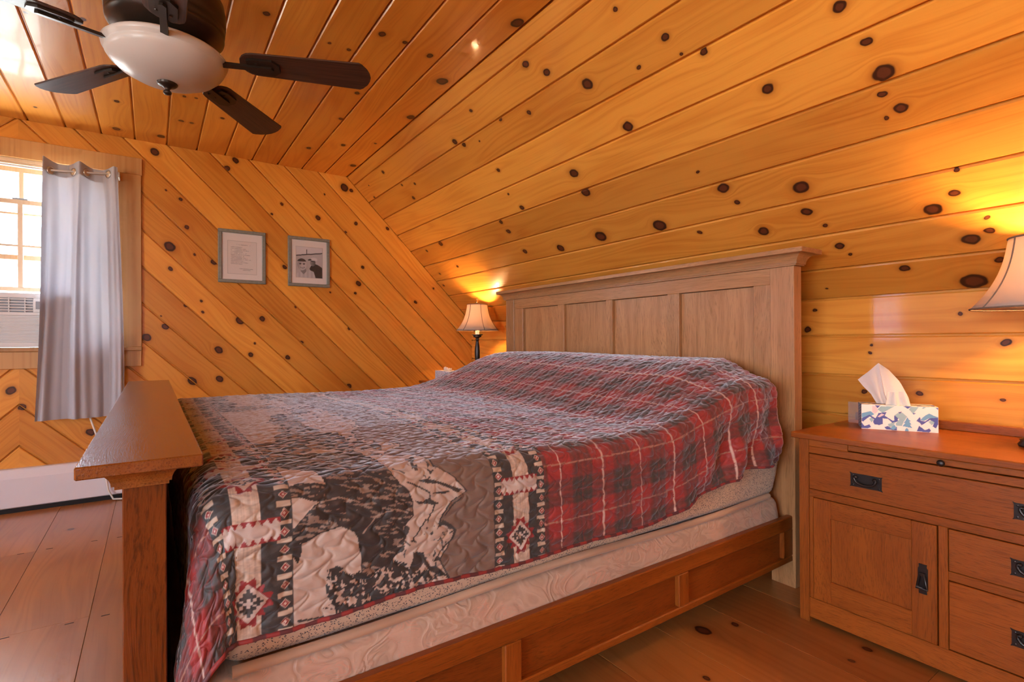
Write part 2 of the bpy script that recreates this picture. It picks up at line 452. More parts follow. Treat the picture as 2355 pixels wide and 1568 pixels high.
def struct(o, label):
    o['kind'] = 'structure'; o['label'] = label
    return o

def print_grid(name, P, color, mat, parent=None, smooth=True, flip=False):
    """P: (n,m,3) world points, color: (n,m,3) linear; a printed sheet with its print as a colour attribute"""
    n, m = P.shape[:2]
    o = wloc(parent) if parent is not None else Vector((0, 0, 0))
    pts = (P-np.array(o)).reshape(-1, 3)
    i = np.arange(n-1)[:, None]*m+np.arange(m-1)[None, :]
    q = np.stack([i, i+m, i+m+1, i+1], -1).reshape(-1, 4)
    if flip: q = q[:, ::-1]
    me = bpy.data.meshes.new(name)
    me.vertices.add(n*m); me.vertices.foreach_set('co', pts.astype(np.float32).ravel())
    me.loops.add(q.size); me.loops.foreach_set('vertex_index', q.astype(np.int32).ravel())
    me.polygons.add(len(q)); me.polygons.foreach_set('loop_start', (np.arange(len(q))*4).astype(np.int32))
    me.update(calc_edges=True)
    me.polygons.foreach_set('use_smooth', np.full(len(q), smooth))
    a = me.color_attributes.new('print', 'FLOAT_COLOR', 'POINT')
    c = np.ones((n*m, 4), np.float32); c[:, :3] = color.reshape(-1, 3)
    a.data.foreach_set('color', c.ravel())
    me.materials.append(M[mat])
    ob = bpy.data.objects.new(name, me); COL.objects.link(ob)
    if parent is not None: ob.parent = parent
    WL[ob.name] = Vector(o)
    return ob
def lin(r, g, b):
    f = lambda c: c/12.92 if c <= .04045 else ((c+.055)/1.055)**2.4
    return np.array([f(r/255), f(g/255), f(b/255)])
def in_poly(x, y, poly):
    r = np.zeros(x.shape, bool); n = len(poly)
    for i in range(n):
        x0, y0 = poly[i]; x1, y1 = poly[(i+1) % n]
        if y0 == y1: continue
        c = ((y0 > y) != (y1 > y)) & (x < (x1-x0)*(y-y0)/(y1-y0)+x0); r ^= c
    return r
def vnoise(x, y, seed=0):
    xi = np.floor(x).astype(np.int64); yi = np.floor(y).astype(np.int64); fx = x-xi; fy = y-yi
    fx = fx*fx*(3-2*fx); fy = fy*fy*(3-2*fy)
    def h(a, b):
        n = (a*374761393+b*668265263+seed*982451653) & 0x7fffffff
        n = ((n ^ (n >> 13))*1274126177) & 0x7fffffff
        return ((n ^ (n >> 16)) & 0xffff)/65535.
    return (h(xi, yi)*(1-fx)+h(xi+1, yi)*fx)*(1-fy)+(h(xi, yi+1)*(1-fx)+h(xi+1, yi+1)*fx)*fy
def sst(a, b, x):
    t = np.clip((x-a)/(b-a), 0, 1); return t*t*(3-2*t)
def seg_dist(x, y, pts):
    d = np.full(x.shape, 9.)
    for (x0, y0), (x1, y1) in zip(pts[:-1], pts[1:]):
        dx, dy = x1-x0, y1-y0; L2 = dx*dx+dy*dy+1e-12
        t = np.clip(((x-x0)*dx+(y-y0)*dy)/L2, 0, 1)
        d = np.minimum(d, np.hypot(x-x0-t*dx, y-y0-t*dy))
    return d

# ------------------------------------------------------------------ the room shell
# knots of the boards, in metres on each surface (position along two axes, radius)
KNOTS_C=[(-1.785,1.275,0.0352),(-3.151,0.941,0.0169),(-3.754,0.897,0.0184),(-3.565,1.077,0.0192),(-2.894,1.278,0.0309),(-3.414,1.248,0.0095),(-3.931,1.264,0.0285),(-2.312,0.390,0.0187),(-2.183,0.831,0.0218),(-2.387,0.749,0.0134),(-2.381,0.658,0.0093),(-2.775,0.915,0.0180),(-3.618,-0.156,0.0173),(-2.829,-0.318,0.0172),(-2.780,-0.232,0.0129),(-3.341,0.149,0.0147),(-3.328,0.202,0.0103),(-3.719,0.148,0.0176),(-3.719,0.204,0.0153),(-4.068,0.052,0.0297),(-4.083,-0.181,0.0287),(-3.539,0.351,0.0150),(-3.151,0.938,0.0175),(-3.558,1.075,0.0198),(-3.744,0.896,0.0201),(-3.409,1.248,0.0113),(-2.822,0.564,0.0085),(-3.967,-0.544,0.0118),(-2.856,-0.421,0.0084),(-3.303,-0.550,0.0116),(-2.404,1.237,0.0394),(-2.222,1.078,0.0205),(-2.180,0.832,0.0190),(-2.187,0.940,0.0147)]
KNOTS_S=[(-1.361,0.161,0.0128),(-1.235,0.338,0.0182),(-1.649,0.338,0.0314),(-1.388,0.383,0.0113),(-1.206,0.416,0.0084),(-1.128,0.448,0.0178),(-1.894,0.128,0.0217),(-1.810,0.207,0.0231),(-2.046,0.314,0.0151),(-2.253,0.267,0.0130),(-2.520,0.495,0.0134),(-1.573,0.578,0.0285),(-0.979,0.661,0.0241),(-2.010,0.681,0.0316),(-2.014,0.800,0.0322),(-2.578,0.650,0.0092),(-2.544,0.758,0.0197),(-2.820,0.803,0.0187),(-2.817,0.879,0.0227),(-1.374,0.883,0.0099),(-1.303,0.987,0.0311),(-1.275,1.069,0.0148),(-2.461,1.090,0.0331),(-2.103,1.076,0.0429),(-1.702,1.094,0.0420),(-1.514,1.180,0.0136),(-1.224,1.237,0.0266),(-2.800,1.052,0.0231),(-0.703,0.515,0.0215),(-0.668,0.643,0.0183),(-0.651,0.755,0.0339),(-0.672,0.817,0.0150),(-0.638,0.882,0.0228),(-0.681,0.899,0.0086),(-1.009,1.071,0.0333),(-1.026,1.186,0.0229),(-0.982,1.263,0.0122),(-0.962,1.371,0.0200),(-0.938,1.420,0.0092),(-0.551,1.144,0.0092),(-0.572,1.227,0.0177),(-0.639,1.276,0.0296),(-0.507,1.343,0.0094),(-0.511,1.395,0.0153),(-0.563,1.423,0.0289),(-3.675,0.133,0.0190),(-4.015,0.149,0.0091),(-4.079,0.246,0.0139),(-3.407,0.320,0.0153),(-3.556,0.400,0.0191),(-3.572,0.278,0.0115),(-2.705,0.235,0.0229),(-2.648,0.276,0.0185),(-2.505,0.306,0.0073),(-2.411,0.149,0.0139),(-3.689,0.804,0.0306),(-3.969,0.825,0.0144),(-3.714,1.036,0.0152),(-4.066,1.064,0.0125),(-4.165,1.187,0.0154),(-0.778,1.519,0.0212),(-0.589,1.611,0.0433),(-0.504,1.525,0.0164),(-1.082,1.587,0.0061)]
KNOTS_G=[(1.286,2.247,0.0385),(1.342,2.233,0.0174),(1.130,2.169,0.0089),(1.649,1.958,0.0159),(1.079,1.975,0.0217),(1.379,1.967,0.0164),(1.295,1.887,0.0122),(0.810,2.042,0.0114),(0.831,1.567,0.0209),(1.434,1.612,0.0155),(1.398,1.476,0.0257),(1.371,1.394,0.0123),(2.077,1.472,0.0101),(1.171,1.392,0.0080),(1.904,1.341,0.0165),(0.019,2.277,0.0310),(0.501,2.314,0.0258),(0.448,2.248,0.0230),(0.164,1.980,0.0147),(0.199,1.793,0.0184),(0.082,2.031,0.0072),(0.101,1.649,0.0387),(0.246,1.608,0.0099),(0.104,1.498,0.0169),(0.364,1.566,0.0252),(0.812,2.044,0.0135),(0.743,1.958,0.0107),(0.284,1.285,0.0124),(0.189,1.248,0.0123),(0.292,1.208,0.0112),(0.526,1.153,0.0336),(0.074,1.102,0.0241),(-0.029,1.030,0.0296),(0.052,1.176,0.0072),(0.390,0.941,0.0316),(0.595,0.903,0.0209),(0.673,1.169,0.0238),(0.849,0.877,0.0203),(0.951,0.992,0.0165),(1.320,1.103,0.0145),(0.908,1.265,0.0109),(0.227,0.728,0.0345),(0.394,0.735,0.0279),(1.318,0.636,0.0202),(0.622,0.987,0.0092),(-0.691,0.714,0.0286),(-0.643,0.613,0.0236),(-0.323,0.429,0.0277)]
KNOTS_N=[(-0.635,1.084,0.0093),(-0.508,0.976,0.0169),(-0.953,0.770,0.0123),(-0.762,0.776,0.0131),(-0.520,0.773,0.0088),(-0.932,0.933,0.0079),(-0.925,0.968,0.0070),(-1.151,1.124,0.0101),(-1.183,1.038,0.0168)]
KNOTS_F = [(-1.087, 1.542, .032), (-.927, 1.329, .014), (-.718, 1.873, .016), (-.722, 1.766, .012), (-1.045, 1.665, .014), (-3.0, -.62, .02), (-3.62, -.36, .018)]

def add_knots(ob, knots, nmax):
    ks = [(a, b, r*.86) for a, b, r in sorted(knots, key=lambda k: -k[2])[:nmax]]
    for i in range(nmax):
        ob['knot_%d' % i] = [float(v) for v in ks[i]] if i < len(ks) else [0., 99., 0.]

def clip_half(poly, a, b, c):
    """keep a*x+b*y<=c"""
    out = []
    for i in range(len(poly)):
        p, q = poly[i], poly[(i+1) % len(poly)]
        dp, dq = a*p[0]+b*p[1]-c, a*q[0]+b*q[1]-c
        if dp <= 0: out.append(p)
        if dp*dq < 0:
            t = dp/(dp-dq); out.append((p[0]+t*(q[0]-p[0]), p[1]+t*(q[1]-p[1])))
    return out

def board(name, poly, O, ex, ey, parent, knots=(), hole=None, mat=None, th=.016, cham=.0045, rnd_knots=True):
    """poly: 2D outline in plane metres (ex, ey); the board's own x runs along ex. Face at the plane, body behind it."""
    ex, ey = Vector(ex), Vector(ey); n = ex.cross(ey); O = Vector(O)
    cx = sum(p[0] for p in poly)/len(poly); cy = sum(p[1] for p in poly)/len(poly)
    bm = bmesh.new()
    vs = [bm.verts.new((p[0]-cx, p[1]-cy, 0)) for p in poly]
    f = bm.faces.new(vs)
    if f.normal.z < 0 or (f.normal_update() or f.normal.z < 0): f.normal_flip()
    if hole:
        # hole: list of half planes (nx,ny,c) in plane coordinates whose common inside is cut away
        for (a, b, c) in hole:
            bmesh.ops.bisect_plane(bm, geom=bm.verts[:]+bm.edges[:]+bm.faces[:], plane_co=(a*(c-a*cx-b*cy), b*(c-a*cx-b*cy), 0), plane_no=(a, b, 0))
        dead = []
        for fc in bm.faces:
            m = fc.calc_center_median(); X, Y = m.x+cx, m.y+cy
            if all(a*X+b*Y < c+1e-6 for a, b, c in hole): dead.append(fc)
        if dead:
            bmesh.ops.delete(bm, geom=dead, context='FACES')
        inner = [e for e in bm.edges if len(e.link_faces) == 2]
        if inner: bmesh.ops.dissolve_edges(bm, edges=inner, use_verts=True)
        if not bm.faces: bm.free(); return []
    out = []
    # islands
    seen = set(); islands = []
    for fc in bm.faces:
        if fc in seen: continue
        st = [fc]; isl = []
        while st:
            g = st.pop()
            if g in seen: continue
            seen.add(g); isl.append(g)
            for e in g.edges:
                for h in e.link_faces:
                    if h not in seen: st.append(h)
        islands.append([[ (v.co.x, v.co.y) for v in g.verts] for g in isl])
    bm.free()
    for isl in islands:
        b2 = bmesh.new()
        for pl in isl:
            if abs(sum(pl[i][0]*pl[(i+1) % len(pl)][1]-pl[(i+1) % len(pl)][0]*pl[i][1] for i in range(len(pl))))/2 < 4e-4: continue
            b2.faces.new([b2.verts.new((p[0], p[1], 0)) for p in pl])
        if not b2.faces: b2.free(); continue
        bmesh.ops.recalc_face_normals(b2, faces=b2.faces)
        for fc in b2.faces:
            fc.normal_update()
            if fc.normal.z < 0: fc.normal_flip()
        ret = bmesh.ops.extrude_face_region(b2, geom=b2.faces[:])
        nv = [g for g in ret['geom'] if isinstance(g, bmesh.types.BMVert)]
        # extruded copy becomes the face; the old one moves back
        old = [v for v in b2.verts if v not in nv]
        for v in old: v.co.z = -th
        bmesh.ops.recalc_face_normals(b2, faces=b2.faces)
        le = [e for e in b2.edges if all(abs(v.co.z) < 1e-6 for v in e.verts) and abs(e.verts[0].co.y-e.verts[1].co.y) < 1e-4]
        if le and cham: bmesh.ops.bevel(b2, geom=le, offset=cham, segments=1, affect='EDGES')
        me = bpy.data.meshes.new(name); b2.to_mesh(me); b2.free()
        ob = bpy.data.objects.new(name, me); COL.objects.link(ob)
        ys = [v.co.y for v in me.vertices]; xs = [v.co.x for v in me.vertices]
        kl = [(kx-cx, ky-cy, r) for kx, ky, r in knots if min(xs)-.02 < kx-cx < max(xs)+.02 and min(ys)-.3*r < ky-cy < max(ys)+.3*r]
        mm = mat
        if mm is None: mm = 'pine0' if not kl else ('pine5' if len(kl) <= 5 else 'pine12')
        me.materials.append(M[mm])
        if mm in ('pine5', 'pine12', 'floor'): add_knots(ob, kl, {'pine5': 5, 'pine12': 12, 'floor': 3}[mm])
        mw = Matrix((ex, ey, n)).transposed().to_4x4(); mw.translation = O+ex*cx+ey*cy
        ob.parent = parent; ob.matrix_parent_inverse = parent.matrix_world.inverted(); ob.matrix_world = mw
        out.append(ob)
    return out
GAP = .0034
# ---- floor
b = MB(); b.box(XL-.13, XR+.13, YFR-.13, YB+.13, -.10, -.018, 0)
floor = struct(b.build('floor', 'floor'), 'wide varnished pine plank floor')
PW = .269
j0 = -.19-PW*14
k = 0
yy = j0
while yy < YB:
    y0, y1 = max(yy, YFR), min(yy+PW, YB)
    if y1-y0 > .02:
        cuts = [XL]
        if abs(yy+PW-(-.19)) < 1e-6: cuts += [-2.425, .36]
        elif abs(yy-(-.19)) < 1e-6: cuts += [-1.475]
        elif abs(yy-(1.155+2*PW)) < .02: cuts += [-2.4, -.55]
        else:
            c = -3.335+.93*random.choice((0, 1, 2, 3, 4)); cuts += [c]
        cuts.append(XR)
        for a, c in zip(cuts[:-1], cuts[1:]):
            board('floor_plank', [(a+.0006, y0+.0006), (c-.0006, y0+.0006), (c-.0006, y1-.0006), (a+.0006, y1-.0006)], (0, 0, 0), (1, 0, 0), (0, 1, 0), floor, KNOTS_F, mat='floor', th=.018, cham=.0010)
    yy += PW
nb = [(-3.335, -.513), (-3.338, -.411), (-3.338, -.242), (-2.4, -.143), (-2.403, -.244), (-2.411, -.412), (-3.327, -.139), (-1.475, -.143), (-1.475, -.09)]
nm = MB().box(-.0025, .0025, -.0125, .0125, -.004, .0006, .0003)
n0 = None
for (x, y) in nb:
    if n0 is None:
        n0 = nm.build('cut_nail', 'black', floor, (0, 0, 0)); o = n0
    else:
        o = n0.copy(); COL.objects.link(o)
    o.location = (x, y, 0)

# ---- flat ceiling
b = MB(); b.box(XL-.13, XR+.13, YFR-.13, YBRK+.03, ZC+.0125, ZC+.12, 0)
ceil = struct(b.build('ceiling', 'pine0'), 'flat knotty pine board ceiling')
BW = .1745
i = 0
while True:
    y1 = YBRK-BW*i; y0 = max(y1-BW, YFR)
    if y1-y0 < .03: break
    # board frame: x along the room, y towards the front, normal down
    kn = [(kx, -ky, r) for kx, ky, r in KNOTS_C]
    board('ceiling_board', [(XL, -y1+GAP), (XR, -y1+GAP), (XR, -y0-GAP), (XL, -y0-GAP)], (0, 0, ZC), (1, 0, 0), (0, -1, 0), ceil, kn)
    i += 1
# ---- slope
q2 = math.sqrt(.5)
SL = (YB-YBRK)/q2
b = MB(); d = .0125*q2
b.prism([(YBRK+d, ZC+d), (YB+d, ZKN+d), (YB+d+.09, ZKN+d+.09), (YBRK+d+.09, ZC+d+.09)], 0, XL-.13, XR+.13)
slope = struct(b.build('ceiling_slope', 'pine0'), 'sloping knotty pine board ceiling over the bed')
sj = [0, .085]+[.085+.1750*k for k in range(1, 10)]
sj = [s for s in sj if s < SL-.03]+[SL]
for a, c in zip(sj[:-1], sj[1:]):
    kn = [(kx, -kq, r) for kx, kq, r in KNOTS_S]
    board('slope_board', [(XL, -c+GAP), (XR, -c+GAP), (XR, -a-GAP), (XL, -a-GAP)], (0, YBRK, ZC), (1, 0, 0), (0, -q2, q2), slope, kn)
# ---- knee wall behind the bed
b = MB(); b.box(XL-.13, XR+.13, YB+.0125, YB+.12, -.1, ZKN+.03, 0)
wback = struct(b.build('wall_back', 'pine0'), 'low pine knee wall behind the headboard')
zs = [ZKN, 1.005, .834, .662, .490, .318, .146, 0]
for a, c in zip(zs[1:], zs[:-1]):
    board('wall_board', [(XL, a+GAP), (XR, a+GAP), (XR, c-GAP), (XL, c-GAP)], (0, YB, 0), (1, 0, 0), (0, 0, 1), wback, KNOTS_N)
# ---- left gable with diagonal boards
def wall_with_holes(name, axis, p0, p1, a0, a1, z0, z1, holes):
    """slab between p0,p1 on axis; spans a0..a1 and z0..z1; holes (a0,a1,z0,z1) sorted"""
    m = MB()
    def bx(u0, u1, w0, w1):
        if u1-u0 < 1e-4 or w1-w0 < 1e-4: return
        if axis == 0: m.box(p0, p1, u0, u1, w0, w1, 0)
        else: m.box(u0, u1, p0, p1, w0, w1, 0)
    cur = a0
    for h in sorted(holes):
        bx(cur, h[0], z0, z1); bx(h[0], h[1], z0, h[2]); bx(h[0], h[1], h[3], z1); cur = h[1]
    bx(cur, a1, z0, z1)
    return m
wl = wall_with_holes('wall_left', 0, XL-.13, XL-.0125, YFR-.13, YB+.13, -.1, ZC+.12, [WIN_L])
wleft = struct(wl.build('wall_left', 'pine0'), 'gable wall of diagonal knotty pine boards')
YM = -.655
wall_poly = [(YFR, 0), (YB, 0), (YB, ZKN), (YBRK, ZC), (YFR, ZC)]
Y0, Y1, Z0, Z1 = WIN_L
step = .2463
for side in (1, -1):
    # plane coordinates: a along board, b across; right half: ex=(0,1,-1)q2, ey=(0,1,1)q2
    ex = Vector((0, q2, -q2*side)); ey = Vector((0, q2*side, q2))
    if side == -1: ex = Vector((0, q2, q2)); ey = Vector((0, -q2, q2))
    toab = lambda y, z: (y*ex.y+z*ex.z, y*ey.y+z*ey.z)
    base = clip_half(wall_poly, -1, 0, -YM) if side == 1 else clip_half(wall_poly, 1, 0, YM)
    # mirrored strips share heights at the centre line
    def strip_c(c): return c*q2 if side == 1 else (c-2*YM)*q2
    js = [3.644+.3]+[3.418-step*k for k in range(0, 18)]
    for c1, c0 in zip(js[:-1], js[1:]):
        poly = [toab(y, z) for y, z in base]
        lo, hi = strip_c(c0), strip_c(c1)
        poly = clip_half(poly, 0, 1, hi-GAP); poly = clip_half(poly, 0, -1, -lo-GAP) if poly else []
        if len(poly) < 3: continue
        ar = abs(sum(poly[i][0]*poly[(i+1) % len(poly)][1]-poly[(i+1) % len(poly)][0]*poly[i][1] for i in range(len(poly))))/2
        if ar < .002: continue
        hole = []
        for (ny, nz, cc) in ((1, 0, Y1), (-1, 0, -Y0), (0, 1, Z1), (0, -1, -Z0)):
            hole.append((ny*ex.y+nz*ex.z, ny*ey.y+nz*ey.z, cc))
        kn = [toab(y, z)+(r,) for y, z, r in KNOTS_G]
        board('wall_board', poly, (XL, 0, 0), ex, ey, wleft, kn, hole=hole)
# ---- walls behind the camera
wf = wall_with_holes('wall_front', 1, YFR-.12, YFR, XL-.13, XR+.13, -.1, ZC+.12, [WIN_F, FILL_WIN_F])
struct(wf.build('wall_front', 'pine0'), 'front wall with a narrow window and an added wide one')
wr = wall_with_holes('wall_right', 0, XR, XR+.12, YFR-.13, YB+.2, -.1, ZC+.12, [FILL_WIN_R])
struct(wr.build('wall_right', 'pine0'), 'right gable wall with an added window')

# ---- windows
def pane(parent, name, box):
    m = MB(); m.box(*box, 0); return m.build(name, 'glass', parent)
def sash(parent, x, y0, y1, z0, z1, rail, stile, mt, mat='sashpine', topr=None, botr=None, bars=1, axis=0):
    """a sash in a wall normal to `axis`, one horizontal bar and `bars` vertical ones"""
    topr = topr or rail; botr = botr or rail; t = .016
    m = MB()
    def bx(a0, a1, w0, w1, tt=t):
        if axis == 0: m.box(x-tt, x+tt, a0, a1, w0, w1)
        else: m.box(a0, a1, x-tt, x+tt, w0, w1)
    bx(y0, y0+stile, z0, z1); bx(y1-stile, y1, z0, z1)
    bx(y0+stile, y1-stile, z0, z0+botr); bx(y0+stile, y1-stile, z1-topr, z1)
    zc = (z0+botr+z1-topr)/2
    ys = [y0+stile+(y1-y0-2*stile)*k/(bars+1) for k in range(bars+2)]
    for yv in ys[1:-1]: bx(yv-mt/2, yv+mt/2, z0+botr, z1-topr, .012)
    bx(y0+stile, y1-stile, zc-.006, zc+.006, .0115)
    s = m.build('sash', mat, parent)
    for a, c in zip(ys[:-1], ys[1:]):
        for w0, w1 in ((z0+botr, zc), (zc, z1-topr)):
            if axis == 0: pane(s, 'pane', (x-.002, x+.002, a+.002, c-.002, w0+.002, w1-.002))
            else: pane(s, 'pane', (a+.002, c-.002, x-.002, x+.002, w0+.002, w1-.002))
    return s
def empty_struct(name, loc, label):
    o = bpy.data.objects.new(name, None); COL.objects.link(o); o.location = loc; WL[o.name] = Vector(loc)
    o['kind'] = 'structure'; o['label'] = label; return o
w1 = empty_struct('window_1', (XL, YM, Z0), 'double hung window with pine trim in the gable wall')
xf = XL+.021
MB().box(XL+.001, xf, Y0-.125, Y1+.125, 2.10, 2.211).build('head_casing', 'trimpine', w1)
MB().box(XL+.001, xf-.002, Y1, Y1+.120, .969, 2.10).build('side_casing', 'trimpine', w1)
MB().box(XL+.001, xf-.002, Y0-.120, Y0, .969, 2.10).build('side_casing', 'trimpine', w1)
MB().box(XL-.11, XL+.035, Y0-.12, Y1+.122, .943, .969, .004).build('stool', 'trimpine', w1)
MB().box(XL+.001, xf, Y0-.12, Y1+.118, .842, .943).build('apron', 'trimpine', w1)
m = MB(); m.box(XL-.13, XL+.001, Y1-.018, Y1, .969, 2.10); m.box(XL-.13, XL+.001, Y0, Y0+.018, .969, 2.10); m.box(XL-.13, XL+.001, Y0+.018, Y1-.018, 2.078, 2.10)
m.build('jamb', 'sashpine', w1)
m = MB(); m.box(XL-.05, XL-.036, Y0+.018, Y1-.018, 2.058, 2.078); m.box(XL-.02, XL-.004, Y0+.018, Y1-.018, 2.066, 2.078)
m.build('stop', 'sashpine', w1)
sash(w1, XL-.095, Y0+.019, Y1-.019, 1.503, 2.077, .03, .045, .022, topr=.04)
s = sash(w1, XL-.058, Y0+.019, Y1-.019, 1.310, 1.864, .028, .045, .024, botr=.024)
MB().box(XL-.058-.02, XL-.058+.022, YM-.035, YM+.035, 1.864, 1.872).build('sash_lock', 'grey_plastic', w1)
for nm, axis, pos, W, lab in (('window_2', 1, YFR-.06, WIN_F, 'narrow window in the front wall behind the camera'), ('fill_window_3', 1, YFR-.06, FILL_WIN_F, 'wide unseen window added in the front wall for fill daylight'), ('fill_window_4', 0, XR+.06, FILL_WIN_R, 'small unseen window added in the right gable wall for fill daylight')):
    loc = (W[0], pos, W[2]) if axis == 1 else (pos, W[0], W[2])
    w = empty_struct(nm, loc, lab)
    zm = (W[2]+W[3])/2
    sash(w, pos, W[0]+.002, W[1]-.002, W[2]+.002, zm+.012, .05, .05, .022, axis=axis, bars=0)
    sash(w, pos-.034 if axis == 1 else pos+.034, W[0]+.002, W[1]-.002, zm-.012, W[3]-.002, .05, .05, .022, axis=axis, bars=0)

# ------------------------------------------------------------------ bed
BX0, BX1 = -3.157, -1.000            # cap ends
HX0, HX1 = -3.101, -1.056            # posts, outer faces
bed = thing('bed_frame', 'king size oak panel bed frame with capped headboard and footboard', 'bed', (-2.078, 1.05, 0))
def cove(m, x0, x1, y0, y1, z0, z1, dx, dy_front, dy_back, flat=.006, n=6):
    """moulding growing from the box x0..x1,y0..y1 at z0 to a wider one at z1 (concave)"""
    rings = []
    zz = [(z0, 0, 0), (z0+flat, 0, 0)]
    for k in range(n+1):
        a = PI/2*k/n
        zz.append((z0+flat+(z1-z0-flat)*math.sin(a), .004/dx*1+(1-.004/dx)*(1-math.cos(a)), 1))
    V = []; F = []
    for z, f, _ in zz:
        V += [(x0-dx*f, y0-dy_front*f, z), (x1+dx*f, y0-dy_front*f, z), (x1+dx*f, y1+dy_back*f, z), (x0-dx*f, y1+dy_back*f, z)]
    for i in range(len(zz)-1):
        for k in range(4): F.append((4*i+k, 4*i+(k+1) % 4, 4*i+4+(k+1) % 4, 4*i+4+k))
    F.append((3, 2, 1, 0)); t = 4*(len(zz)-1); F.append((t, t+1, t+2, t+3))
    m.add(V, F); return m
# headboard
HY0, HY1 = 2.100, 2.158
hb = MB().box(BX0, BX1, 2.050, 2.211, 1.331, 1.350, .0015).build('headboard_cap', 'hoak_x', bed)
cove(MB(), HX0-.012, HX1+.012, HY0-.008, HY1+.002, 1.286, 1.331, .040, .036, .03).build('headboard_cove', 'hoak_x', bed)
for xa in (HX0, HX1-.098):
    MB().box(xa, xa+.098, HY0, HY1, 0, 1.286).build('headboard_post', 'hoak_z', bed)
MB().box(HX0+.098, HX1-.098, HY0+.004, HY1-.008, 1.219, 1.286).build('headboard_rail', 'hoak_x', bed)
MB().box(HX0+.098, HX1-.098, HY0+.004, HY1-.008, .30, .42).build('headboard_rail', 'hoak_x', bed)
xs = [HX0+.098, -2.9, -2.528, -2.466, -2.078-.024, -2.078+.024, -1.678, -1.608, -1.228, HX1-.098]
for i in (0, 2, 4, 6, 8):
    MB().box(xs[i], xs[i+1], HY0+.004, HY1-.008, .42, 1.219).build('headboard_stile', 'hoak_z', bed)
for i in (1, 3, 5, 7):
    MB().box(xs[i]+.002, xs[i+1]-.002, HY0+.022, HY1-.02, .422, 1.217, 0).build('headboard_panel', 'hoak_z', bed)
# footboard
FY0, FY1 = -.041, .019
MB().box(BX0, BX1, -.096, .069, .784, .804, .002).build('footboard_cap', 'foak_x', bed)
cove(MB(), HX0-.008, HX1+.006, FY0-.010, FY1+.004, .752, .784, .030, .030, .026, n=6).build('footboard_cove', 'foak_x', bed)
for xa in (HX0, HX1-.085):
    MB().box(xa, xa+.085, FY0, FY1, 0, .752).build('footboard_post', 'foak_z', bed)
MB().box(HX0+.085, HX1-.085, FY0+.006, FY1-.006, .665, .752).build('footboard_rail', 'foak_x', bed)
MB().box(HX0+.085, HX1-.085, FY0+.006, FY1-.006, .12, .24).build('footboard_rail', 'foak_x', bed)
fx = [HX0+.085+k*(HX1-HX0-.17)/4 for k in range(5)]
for k in (1, 2, 3):
    MB().box(fx[k]-.025, fx[k]+.025, FY0+.006, FY1-.006, .24, .665).build('footboard_stile', 'foak_z', bed)
for k in range(4):
    MB().box(fx[k]+(.025 if k else 0), fx[k+1]-(.025 if k < 3 else 0), FY0+.02, FY1-.02, .24, .665, 0).build('footboard_panel', 'foak_z', bed)
# side rails, framed panels
for sx in (1, -1):
    xo = -1.066 if sx == 1 else -3.091
    xi = xo-.025*sx
    yj = [.019, .085, .715, .766, 1.388, 1.440, 2.030, 2.0995]
    MB().box(xi, xo, .0195, 2.0995, .235, .287, .0035).build('side_rail_top', 'oak_y', bed)
    MB().box(xi, xo, .0195, 2.0995, .106, .130, .0035).build('side_rail_bottom', 'oak_y', bed)
    for a, c in ((.0195, .085), (.715, .766), (1.388, 1.440), (2.030, 2.0995)):
        MB().box(xi, xo, a, c, .130, .235, .003).build('side_rail_stile', 'oak_z', bed)
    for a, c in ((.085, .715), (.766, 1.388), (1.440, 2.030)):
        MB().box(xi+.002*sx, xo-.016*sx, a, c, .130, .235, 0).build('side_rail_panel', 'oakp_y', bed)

# box spring and mattress: rounded slabs
def rounded_slab(x0, x1, y0, y1, z0, z1, rc, re, bulge=.0, nseg=6, ny=60, wob=0.):
    m = MB(); rings = []
    prof = [(re, z0)]
    for k in range(nseg+1):
        a = -PI/2+PI/2*k/nseg; prof.append((re-re*math.cos(a), z0+re+re*math.sin(a)))
    for k in range(1, 5):
        t = k/5; prof.append((-bulge*math.sin(PI*t), z0+re+(z1-z0-2*re)*t))
    for k in range(nseg+1):
        a = PI/2*k/nseg; prof.append((re-re*math.cos(a), z1-re+re*math.sin(a)))
    out = []
    # outline of rounded rectangle with many points on the long sides
    pts = []
    def arc(cx, cy, a0):
        for k in range(7):
            a = a0+PI/2*k/6; pts.append((cx, cy, math.cos(a), math.sin(a)))
    arc(x1-rc, y0+rc, -PI/2)
    for k in range(1, ny): pts.append((x1-rc, y0+rc+(y1-y0-2*rc)*k/ny, 1, 0))
    arc(x1-rc, y1-rc, 0); arc(x0+rc, y1-rc, PI/2)
    for k in range(1, ny): pts.append((x0+rc, y1-rc-(y1-y0-2*rc)*k/ny, -1, 0))
    arc(x0+rc, y0+rc, PI)
    V = []; F = []; n = len(pts)
    for ins, z in prof:
        for i, (cx, cy, dx, dy) in enumerate(pts):
            w = wob*math.sin(cy*9+z*30)+wob*.6*math.sin(cy*23+1)
            V.append((cx+dx*(rc-ins+w), cy+dy*(rc-ins), z))
    for j in range(len(prof)-1):
        for i in range(n):
            F.append((j*n+i, j*n+(i+1) % n, (j+1)*n+(i+1) % n, (j+1)*n+i))
    F.append(tuple(reversed(range(n)))); F.append(tuple((len(prof)-1)*n+i for i in range(n)))
    return m.add(V, F, True)
bs = rounded_slab(-3.062, -1.095, .030, 2.070, .150, .362, .05, .032, .006, wob=.002).build('box_spring', 'damask', None, (-2.078, 1.05, .15))
tag(bs, 'peach damask box spring resting in the oak bed rails', 'box spring')
mat_ = thing('mattress', 'king mattress in a beige leaf-print fitted sheet under the quilt', 'mattress', (-2.078, 1.05, .366))
rounded_slab(-3.055, -1.100, .092, 2.068, .366, .672, .06, .05, .012, wob=.002).build('fitted_sheet', 'sheet', mat_)
